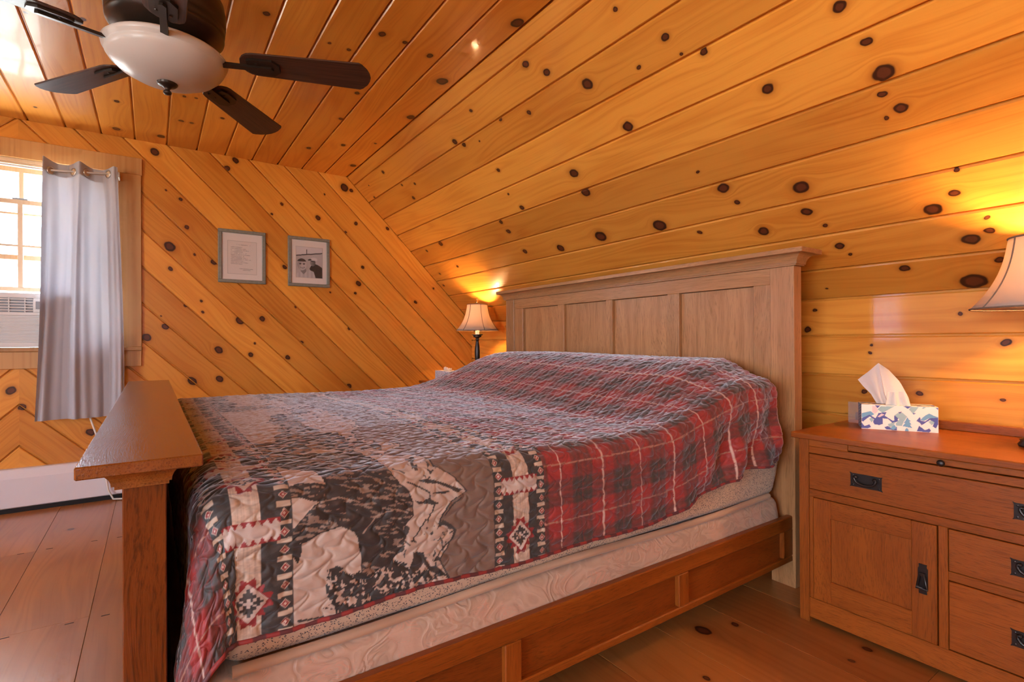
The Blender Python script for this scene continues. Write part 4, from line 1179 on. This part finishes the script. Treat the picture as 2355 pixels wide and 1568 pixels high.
# clear acrylic block standing behind the near tissue box
def acrylic():
    t = NT('clear_acrylic'); tr = t.n('ShaderNodeBsdfTransparent'); tr.inputs[0].default_value = (.93, .93, .95, 1)
    gl = t.n('ShaderNodeBsdfGlossy'); gl.inputs['Roughness'].default_value = .15; gl.inputs['Color'].default_value = (1, 1, 1, 1)
    df = t.n('ShaderNodeBsdfDiffuse'); df.inputs[0].default_value = (.8, .75, .75, 1)
    m1 = t.n('ShaderNodeMixShader'); m1.inputs[0].default_value = .14; t.t.links.new(tr.outputs[0], m1.inputs[1]); t.t.links.new(df.outputs[0], m1.inputs[2])
    m2 = t.n('ShaderNodeMixShader'); m2.inputs[0].default_value = .08; t.t.links.new(m1.outputs[0], m2.inputs[1]); t.t.links.new(gl.outputs[0], m2.inputs[2])
    return t.done(m2.outputs[0])
M['acrylic'] = acrylic()
m = MB(); m.box(-.930, -.885, 2.262, 2.266, NT_Z+.0003, NT_Z+.082, .002)
tag(m.build('acrylic_stand', 'acrylic', None, (-.91, 2.265, NT_Z)), 'small clear plastic stand behind the blue tissue box', 'stand')

# ------------------------------------------------------------------ framed pictures on the gable wall
def picture(y0, y1, z0, z1, label, img, win, group='framed pictures on the gable wall'):
    r = thing('picture_frame', label, 'picture', (XL, (y0+y1)/2, (z0+z1)/2), group)
    w = .024; x0, x1 = XL+.002, XL+.022
    for a0, a1, c0, c1 in ((y0, y1, z1-w, z1), (y0, y1, z0, z0+w), (y0, y0+w, z0+w, z1-w), (y1-w, y1, z0+w, z1-w)):
        MB().box(x0, x1, a0, a1, c0, c1, .003).build('frame_rail', 'frame_grey', r)
    n1, n2 = int((y1-y0-2*w)/.0017), int((z1-z0-2*w)/.0017)
    yy = np.linspace(y0+w, y1-w, n1); zz = np.linspace(z0+w, z1-w, n2); Y, Z = np.meshgrid(yy, zz, indexing='ij')
    a = (Y-win[0])/(win[1]-win[0]); b_ = (Z-win[2])/(win[3]-win[2])
    C = np.empty(Y.shape+(3,)); C[:] = lin(232, 222, 214)
    ins = (a >= 0) & (a <= 1) & (b_ >= 0) & (b_ <= 1)
    edge = (a > -.02) & (a < 1.02) & (b_ > -.015) & (b_ < 1.015) & ~ins
    C[edge] = lin(196, 186, 176)
    I = img(a, b_); C[ins] = I[ins]
    P = np.stack([np.full(Y.shape, x0+.009), Y, Z], -1)
    print_grid('mat_and_print', P, C, 'print_paper', r, False, False)
    m = MB(); m.box(x0+.0105, x0+.0125, y0+w-.002, y1-w+.002, z0+w-.002, z1-w+.002, 0); m.build('glazing', 'glass', r)
    return r
def letter(a, b_):
    C = np.empty(a.shape+(3,)); C[:] = lin(224, 213, 204)
    ink = lin(150, 140, 136)
    rows = [(.90, .30, .78)]+[(.82-.047*k, .10, .10+.40+.32*((k*37) % 11)/11) for k in range(12)]+[(.16, .40, .88), (.12, .52, .78)]
    for rz, x0, x1 in rows:
        g = (np.abs(b_-rz-.006*np.sin(a*170+rz*90)) < .0075) & (a > x0) & (a < x1) & (vnoise(a*55, b_*20+rz*100, 4) > .32)
        C[g] = ink
    return C
def portrait(a, b_):
    g = .62+.10*vnoise(a*3, b_*3, 2)                                    # sandy field
    sky = b_ > .70+.13*a
    g = np.where(sky, .70+.12*b_, g)
    g = np.where(np.abs(b_-(.70+.13*a)-.012*vnoise(a*18, b_*0, 3)) < .018, .25, g)      # far tree line
    g = np.where((np.abs(a-.40+.03*(b_-.8)) < .014) & (b_ > .76) & (b_ < .93), .18, g)  # mast
    el = lambda cx, cy, rx, ry: ((a-cx)/rx)**2+((b_-cy)/ry)**2
    # person at the back: dark jacket, cap
    bd = in_poly(a, b_, [(.50, .30), (.58, .42), (.72, .46), (.82, .44), (.98, .36), (1.01, .3), (1.01, -.01), (.66, -.01)])
    g = np.where(bd, .17+.03*vnoise(a*5, b_*5, 5), g)
    g = np.where(el(.63, .50, .105, .115) < 1, .40-.12*(a-.63)/.1, g)
    g = np.where((el(.68, .60, .13, .075) < 1) & (b_ > .575), .80, g)
    g = np.where(in_poly(a, b_, [(.43, .585), (.52, .625), (.60, .60), (.56, .575), (.47, .56)]), .22, g)
    g = np.where(in_poly(a, b_, [(.56, .555), (.66, .555), (.66, .535), (.56, .535)]), .12, g)
    # person in front: light shirt
    bd = in_poly(a, b_, [(-.01, .10), (.10, .16), (.22, .18), (.36, .22), (.52, .25), (.66, .20), (.74, -.01), (-.01, -.01)])
    g = np.where(bd, .70+.04*np.sin(a*40), g)
    g = np.where(in_poly(a, b_, [(.16, .20), (.20, .32), (.36, .30), (.38, .20), (.28, .10)]), .46, g)
    h = el(.215, .41, .175, .185)
    g = np.where(h < 1, .66-.16*np.clip((.2-a)/.2, 0, 1)+.06*vnoise(a*9, b_*9, 6), g)
    g = np.where((el(.205, .47, .185, .145) < 1) & (b_ > .515+.03*np.abs(a-.2)), .22, g)
    for ex_ in (.15, .29): g = np.where(el(ex_, .435, .045, .014) < 1, .16, g)
    for ex_ in (.15, .29): g = np.where(el(ex_, .462, .055, .008) < 1, .22, g)
    g = np.where(el(.235, .385, .022, .03) < 1, .72, g)
    g = np.where(el(.235, .325, .085, .026) < 1, .24, g)
    g = np.where(el(.235, .330, .07, .012) < 1, .85, g)
    g = g[..., None]**1.9
    return g*np.array([1.0, .93, .93])
picture(.386, .696, 1.425, 1.808, 'framed handwritten letter in a white mat, left of two pictures', letter, (.449, .634, 1.492, 1.726))
picture(.852, 1.163, 1.425, 1.808, 'framed black and white photo of two people, right of two pictures', portrait, (.912, 1.106, 1.496, 1.732))

# ------------------------------------------------------------------ quilt
XS, YF, RQ = -1.055, .062, .06
XIN = XS-RQ; YIN = YF+RQ; XFI = -3.03
def top_z(x, y):
    e = np.minimum(XIN-x, x-XFI)
    bump = .20*sst(1.30, 1.84, y)*(.62+.38*sst(-.02, .22, e))
    sag = -.012*np.exp(-((y-1.0)/.35)**2)
    und = .008*np.sin(x*3.1+y*1.7)+.006*np.sin(y*5.3-x*2.1)
    return .712+bump+sag+und*sst(.0, .2, e)
def prof(q, fl):
    a = np.pi/2*RQ; qa = np.clip(q, 0, a)
    return RQ*np.sin(qa/RQ)+fl*np.maximum(q-a, 0), RQ*(1-np.cos(qa/RQ))+np.maximum(q-a, 0)*np.sqrt(1-fl*fl)
def quilt_pos(U, W):
    s = np.maximum(W, 0); t = np.maximum(-U, 0); wt = XIN-XFI; sf = np.maximum(-W-wt, 0)
    x0 = np.clip(XIN+np.minimum(W, 0), XFI, None); y0 = YIN+np.maximum(U, 0)
    ss = np.where(sf > 0, sf, s); sg = np.where(sf > 0, -1., 1.)
    rho = np.sqrt(ss*ss+t*t); phi = np.arctan2(t, ss+1e-9)
    fl = np.where((ss > 0) & (t > 0), .18*np.sin(2*phi), 0)+.02*np.cos(phi)
    o, d = prof(rho, np.clip(fl, 0, .3))
    x = x0+sg*o*np.cos(phi)*(rho > 0); y = y0-o*np.sin(phi)*(rho > 0)
    f = np.clip(d/.25, 0, 1)*sst(1.15, 1.7, y)*(ss > 0)
    x = x+sg*f*(.018*np.sin((y+d*.9)*24)+.012*np.sin(y*41+1.3))
    z = top_z(x0, y0)-d
    return x, y, z
# print shapes in quilt metres: U up the bed from the foot edge, W across (positive down the near side)
BEAR=[(0.342, 0.105), (0.342, 0.132), (0.324, 0.15), (0.321, 0.171), (0.315, 0.174), (0.315, 0.183), (0.321, 0.195), (0.318, 0.204), (0.303, 0.21), (0.288, 0.225), (0.264, 0.231), (0.249, 0.24), (0.237, 0.243), (0.228, 0.228), (0.228, 0.189), (0.225, 0.177), (0.222, 0.156), (0.216, 0.144), (0.204, 0.135), (0.189, 0.126), (0.18, 0.126), (0.165, 0.129), (0.144, 0.132), (0.126, 0.141), (0.111, 0.144), (0.111, 0.162), (0.108, 0.174), (0.105, 0.18), (0.099, 0.168), (0.096, 0.15), (0.09, 0.126), (0.09, 0.12), (0.102, 0.111), (0.12, 0.093), (0.138, 0.078), (0.153, 0.072), (0.129, 0.066), (0.111, 0.057), (0.096, 0.057), (0.09, 0.072), (0.087, 0.087), (0.084, 0.081), (0.078, 0.06), (0.078, 0.045), (0.09, 0.036), (0.114, 0.03), (0.144, 0.036), (0.168, 0.042), (0.162, 0.024), (0.159, -0.024), (0.159, -0.024), (0.138, -0.057), (0.102, -0.114), (0.081, -0.039), (0.075, -0.036), (0.087, -0.144), (0.105, -0.18), (0.129, -0.21), (0.207, -0.219), (0.297, -0.207), (0.309, -0.102), (0.303, -0.039), (0.3, 0.009), (0.303, 0.033), (0.306, 0.048), (0.315, 0.063), (0.333, 0.081)]
RIDGE=[(0.405, -0.006), (0.408, 0.036), (0.438, 0.057), (0.477, 0.102), (0.45, 0.111), (0.429, 0.126), (0.414, 0.144), (0.405, 0.165), (0.432, 0.171), (0.444, 0.186), (0.438, 0.201), (0.423, 0.222), (0.405, 0.243), (0.414, 0.261), (0.426, 0.285)]
TREES=[(0.159, 0.204), (0.174, 0.228), (0.186, 0.234), (0.204, 0.234), (0.216, 0.222), (0.222, 0.231), (0.24, 0.243), (0.258, 0.24), (0.279, 0.222), (0.288, 0.237), (0.312, 0.246), (0.339, 0.234), (0.36, 0.246), (0.378, 0.261), (0.405, 0.264), (0.426, 0.285), (0.39, 0.285), (0.324, 0.291), (0.264, 0.297), (0.204, 0.309), (0.189, 0.306), (0.177, 0.285), (0.15, 0.282), (0.168, 0.27), (0.159, 0.258), (0.156, 0.237), (0.162, 0.228)]
PEAKS=[[(0.345, 0.102), (0.366, 0.108), (0.381, 0.102), (0.393, 0.111), (0.405, 0.117), (0.393, 0.12), (0.375, 0.114), (0.354, 0.111)], [(0.36, 0.063), (0.384, 0.063), (0.417, 0.075), (0.438, 0.084), (0.465, 0.096), (0.453, 0.102), (0.429, 0.087), (0.402, 0.075), (0.381, 0.072)], [(0.387, 0.093), (0.423, 0.093), (0.438, 0.096), (0.417, 0.099)], [(0.414, 0.156), (0.432, 0.168), (0.45, 0.186), (0.429, 0.18), (0.423, 0.171), (0.411, 0.168), (0.399, 0.174), (0.405, 0.165)], [(0.39, 0.243), (0.399, 0.234), (0.408, 0.24), (0.405, 0.246)], [(0.333, 0.186), (0.345, 0.186), (0.351, 0.195)], [(0.342, 0.213), (0.366, 0.219), (0.372, 0.237), (0.384, 0.255), (0.396, 0.255), (0.426, 0.285), (0.405, 0.279), (0.378, 0.261), (0.366, 0.243), (0.351, 0.255), (0.33, 0.249), (0.339, 0.234)], [(0.102, 0.285), (0.132, 0.291), (0.186, 0.3), (0.204, 0.306), (0.186, 0.306), (0.129, 0.294), (0.105, 0.291)]]
LINES=[[(0.333, 0.063), (0.357, 0.075), (0.381, 0.09), (0.384, 0.102)], [(0.372, 0.147), (0.351, 0.174), (0.339, 0.189)], [(0.462, 0.114), (0.432, 0.132), (0.42, 0.147)], [(0.447, 0.186), (0.438, 0.204), (0.414, 0.219), (0.402, 0.234)], [(0.393, 0.12), (0.387, 0.135), (0.378, 0.147)], [(0.312, 0.024), (0.324, 0.033), (0.333, 0.042)], [(0.444, 0.186), (0.432, 0.189)], [(0.321, 0.162), (0.318, 0.18), (0.333, 0.195)]]
CREAM, CHAR, RED, TAUPE = np.array([.47, .35, .275]), np.array([.046, .039, .034]), np.array([.25, .022, .020]), np.array([.185, .120, .088])
def plaid(U, W):
    W = W-.03*sst(1.3, 1.75, U)
    p = .1545; fu = ((U-.761)/p) % 1; fw = ((W-.220)/.1475) % 1
    bu = sst(.24, .30, fu)*(1-sst(.70, .76, fu)); bw = sst(.24, .30, fw)*(1-sst(.70, .76, fw))
    bu = bu*(.75+.25*(np.sin(fu*2*np.pi*9) > -.2)); bw = bw*(.75+.25*(np.sin(fw*2*np.pi*9) > -.2))
    d = np.clip(.62*bu+.62*bw-.18*bu*bw, 0, 1)
    tw = vnoise(U*700, W*700, 1)
    c = np.array([.30, .030, .026])*(1-d)[..., None]+np.array([.052, .042, .034])*d[..., None]
    c = c*(.85+.3*tw)[..., None]
    # thin red cross lines in the dark bands, pale over-check lines
    for f_ in (fu, fw):
        r_ = np.abs(f_-.5) < .014
        c[r_] = c[r_]*.6+np.array([.20, .025, .02])*.5
    lu = (np.minimum(fu, 1-fu)*p < .0027) & (vnoise(U*400, W*260, 7) > .12); lw = (np.minimum(fw, 1-fw)*.1475 < .0022) & (vnoise(U*260, W*400, 9) > .25)
    c[lw] = np.array([.36, .17, .12]); c[lu] = np.array([.55, .36, .29])
    return c
def strip(f, W):
    """f 0..1 across the woven border, W along it"""
    C = np.empty(f.shape+(3,)); C[:] = CHAR*(.85+.3*vnoise(f*60, W*500, 2))[..., None]
    sw = .155
    X = (f-.5)*sw                               # metres from the centre line
    ln = (f > .355) & (f < .675)
    st = vnoise(f*130, W*40, 11)*.6+vnoise(f*30, W*420, 12)*.4
    C[ln] = (np.array([.50, .375, .28])*(.62+.75*st[..., None]))[ln]
    P = .245
    # small diamonds and ticks along both edges
    k = ((W+.0028)/.0335) % 1
    for cx in (.095, .925):
        dx = np.abs(f-cx)*sw; dd = dx/.0088+np.abs(k-.5)*.0335/.0088
        tick = (dx < .0125) & (np.minimum(k, 1-k)*.0335 < .0046)
        C[tick] = np.array([.50, .375, .27])
        C[dd < 1] = np.array([.55, .40, .31]); C[dd < .76] = RED; C[dd < .34] = np.array([.58, .43, .34])
    # cream band with red saw teeth
    b = ((W-.107)/P+.5) % 1-.5; bm = b*P
    inb = (np.abs(bm) < .0215) & (f > .14) & (f < .84)
    C[inb] = np.array([.52, .41, .34])
    tt = (f*sw/.0152) % 1; tooth = np.abs(bm) > .0215-.0105*(1-2*np.abs(tt-.5))
    C[inb & tooth] = RED
    # star: white lozenge with stepped dark figure and red points
    s = ((W-.232)/P+.5) % 1-.5; sm = s*P
    ax, as_ = np.abs(X), np.abs(sm); man = ax/.0335+as_/.036
    pts = (np.maximum(ax, as_) < .047) & (man >= 1) & (man < 1.62)
    ang = np.arctan2(sm, X+1e-9); saw = np.abs(((ang/(2*np.pi))*12) % 1-.5)
    C[pts & (man < 1.08+1.0*(.5-saw))] = RED
    loz = man < 1; C[loz] = np.array([.52, .41, .34])
    q = .0055; ix, iy = np.floor(ax/q+.5), np.floor(as_/q+.5)
    fig = (ix+iy <= 4) & (man < .9) & ~((ix+iy <= 1)); fig &= ~((ix == 2) & (iy == 1)); C[fig] = CHAR
    return C
def panel(U, W):
    """landscape panel between the borders: bear, peaks, pines"""
    C = np.empty(U.shape+(3,)); C[:] = CREAM
    n1 = vnoise(U*9+3, W*9, 21); n2 = vnoise(U*26, W*26, 22)
    # sky above the ridge
    ridge = .405+.055*(vnoise(W*9+2, W*0, 31)-.5)*2+.03*(vnoise(W*37, W*0, 32)-.5)
    rw = np.array([p[1] for p in RIDGE]); ru = np.array([p[0] for p in RIDGE]); od = np.argsort(rw)
    near = np.interp(W, rw[od], ru[od]); ridge = np.where(W > -.01, near, ridge)
    sky = U > ridge; C[sky] = (TAUPE*(.88+.24*n2[..., None]))[sky]
    C[np.abs(U-ridge) < .0022] = CHAR
    # hatching on the peaks
    mt = (U < ridge) & (U > ridge-.15)
    hat = (vnoise(U*60+W*110, U*210-W*40, 41) > .78) & (vnoise(U*24, W*24, 42) > .55); C[mt & hat] = CHAR*1.4
    dk = (vnoise(U*38+W*16, W*30-U*12, 43) > .87); C[mt & dk] = CHAR*1.3
    # far part of the panel on top of the bed: more animals and pines
    far = W < -.16
    blob = (vnoise(U*8+5, W*5.2+1.7, 51)+.35*(vnoise(U*28, W*20, 52)-.5)) > .62
    zone = far & (U > .10) & (U < ridge-.03) & blob
    fur = vnoise(U*60, W*200, 53)
    C[zone] = np.where((fur > .60)[..., None], np.array([.34, .22, .15]), CHAR)[zone]
    # bear
    wig = .0016*(vnoise(U*420, W*420, 61)-.5)*2
    bear = in_poly(U+wig, W+wig, BEAR)
    flow = vnoise(U*55+W*45, W*250-U*60, 62); flow2 = vnoise(U*170, W*170, 63)
    hi = (flow > .63) & (vnoise(U*17, W*17, 64) > .30) & (flow2 > .25)
    C[bear] = np.where(hi[..., None], np.array([.235, .155, .112]), np.array([.040, .030, .025]))[bear]
    for pk in PEAKS: C[in_poly(U, W, pk)] = CHAR*1.1
    for l in LINES: C[seg_dist(U, W, l) < .0016] = CHAR
    # pines along the near hem
    tr = in_poly(U+wig*2, W+wig*2, TREES)
    br = (vnoise(U*150+W*120, W*170-U*110, 71) > .40)
    C[tr & br] = CHAR*.8
    for cx_, cy_, L in ((.165, .208, .05), (.215, .228, .05), (.175, .285, .06), (.282, .226, .045), (.235, .262, .05)):
        rg = random.Random(int(cx_*1e4)); da = rg.uniform(.3, 1.0)
        for j in range(16):
            q0 = (cx_+L*j/16*math.cos(da), cy_+L*j/16*math.sin(da))
            for sg in (-1, 1):
                a = da+sg*rg.uniform(.6, 1.3); le = rg.uniform(.006, .016)
                q1 = (q0[0]+le*math.cos(a), q0[1]+le*math.sin(a))
                lo = (U > min(q0[0], q1[0])-.004) & (U < max(q0[0], q1[0])+.004) & (W > min(q0[1], q1[1])-.004) & (W < max(q0[1], q1[1])+.004)
                if lo.any():
                    u_, w_ = U[lo], W[lo]; c_ = C[lo]; c_[seg_dist(u_, w_, [q0, q1]) < rg.uniform(.0012, .0022)] = CHAR*.8; C[lo] = c_
    # bear outline, ear, shoulder and leg creases
    for l, wd in ((BEAR+BEAR[:1], .0012),):
        C[seg_dist(U, W, l) < wd] = CHAR*.7
    for l in ([(.318, .178), (.306, .183), (.309, .194), (.320, .193)], [(.300, .205), (.285, .200), (.270, .205)], [(.232, .150), (.262, .120), (.300, .112), (.330, .125)], [(.150, .074), (.185, .070), (.225, .085)], [(.240, .236), (.252, .222), (.262, .228)]):
        C[seg_dist(U, W, l) < .0014] = np.array([.30, .20, .145])
    return C
def quilt_print(U, W):
    C = np.empty(U.shape+(3,))
    e = [-.058, .097, .551, .706]
    z = [(U < e[0]), (U >= e[0]) & (U < e[1]), (U >= e[1]) & (U < e[2]), (U >= e[2]) & (U < e[3]), U >= e[3]]
    rows = [np.where(q[:, 0])[0] for q in z]
    for k, r_ in enumerate(rows):
        if not len(r_): continue
        u, w = U[r_], W[r_]
        if k in (0, 4): C[r_] = plaid(u, w)
        elif k == 1: C[r_] = strip((e[1]-u)/(e[1]-e[0]), w)
        elif k == 3: C[r_] = strip((u-e[2])/(e[3]-e[2]), w)
        else: C[r_] = panel(u, w)
    return np.clip(C, 0, 1)
def stitch_height(U, W):
    """puffed scallops between the quilting lines"""
    u = U+.008*(vnoise(U*12, W*12, 81)-.5)*2; w = W+.006*(vnoise(U*13+7, W*13, 82)-.5)*2
    a = u/.052+.30*np.sin(2*np.pi*w/.066); col = np.floor(a); fa = a-col
    b = w/.031+.5*np.mod(col, 2)+.42*(2*fa-1)**2+.30*fa
    fb = b-np.floor(b)
    e = np.minimum(np.minimum(fa, 1-fa)*.052, np.minimum(fb, 1-fb)*.031)
    return .45*np.clip(e/.0045, 0, 1)**.7+.55*np.clip(e/.015, 0, 1)
def make_quilt():
    r = thing('quilt', 'quilt printed with a bear, peaks, tribal borders and red plaid, spread over the bed', 'quilt', (-2.078, 1.0, .71))
    u = np.concatenate([np.arange(-.42, -.16, .006), np.arange(-.16, .90, .0020), np.arange(.90, 1.845, .0034)])
    v = np.concatenate([np.arange(0, .40, .0020), np.arange(.40, .80, .0026), np.arange(.80, 2.50, .0062)])
    U, V = np.meshgrid(u, v, indexing='ij')
    hemw = .297+.052*sst(1.25, 1.75, U)+.004*np.sin(U*13)
    W = hemw-V
    W = np.maximum(W, -(XIN-XFI)-.30)
    x, y, z = quilt_pos(U, W)
    # head edge: swings nearer the headboard in the middle of the bed
    y = y+.07*sst(1.3, 1.845, U)*sst(.05, -.35, W)*sst(-2.2, -1.7, W)
    P = np.stack([x, y, z], -1)
    # smooth normals of the base form
    du = np.gradient(P, u, axis=0); dv = np.gradient(P, v, axis=1)
    N = np.cross(du, dv); N /= np.linalg.norm(N, axis=-1, keepdims=True)+1e-12
    N *= np.where((N[..., 2:] < 0) & (np.abs(N[..., 2:]) > .3), -1, 1)
    ctr = np.array([-2.05, 1.05, .45]); out = ((P-ctr)*N).sum(-1); N *= np.where(out < 0, -1, 1)[..., None]
    H = stitch_height(U, W)
    wr = (vnoise(U*30, W*30, 91)-.5)*.004+(vnoise(U*75, W*75, 92)-.5)*.0022
    P = P+N*(.0044*H+wr+.0015)[..., None]
    C = quilt_print(U, W)
    ob = print_grid('quilt_top', P, C, 'quilt', r, True, False)
    # red binding rolled over the hems
    hem_pts = [Vector(P[i, 0]) for i in range(0, len(u), 6)]
    MB().tube(hem_pts, .0048, 8).build('binding', 'binding', r)
def binding_mat():
    t = NT('plaid_binding'); P = t.obj(); x, y, z = t.sep(P)
    s = t.ss(t.m('PINGPONG', t.m('MULTIPLY', y, 22.), .5), .2, .3)
    return t.done(t.bsdf(t.mix(s, (.27, .03, .026, 1), (.10, .025, .025, 1)), .6, sheen=.2))
M['binding'] = binding_mat()
make_quilt()
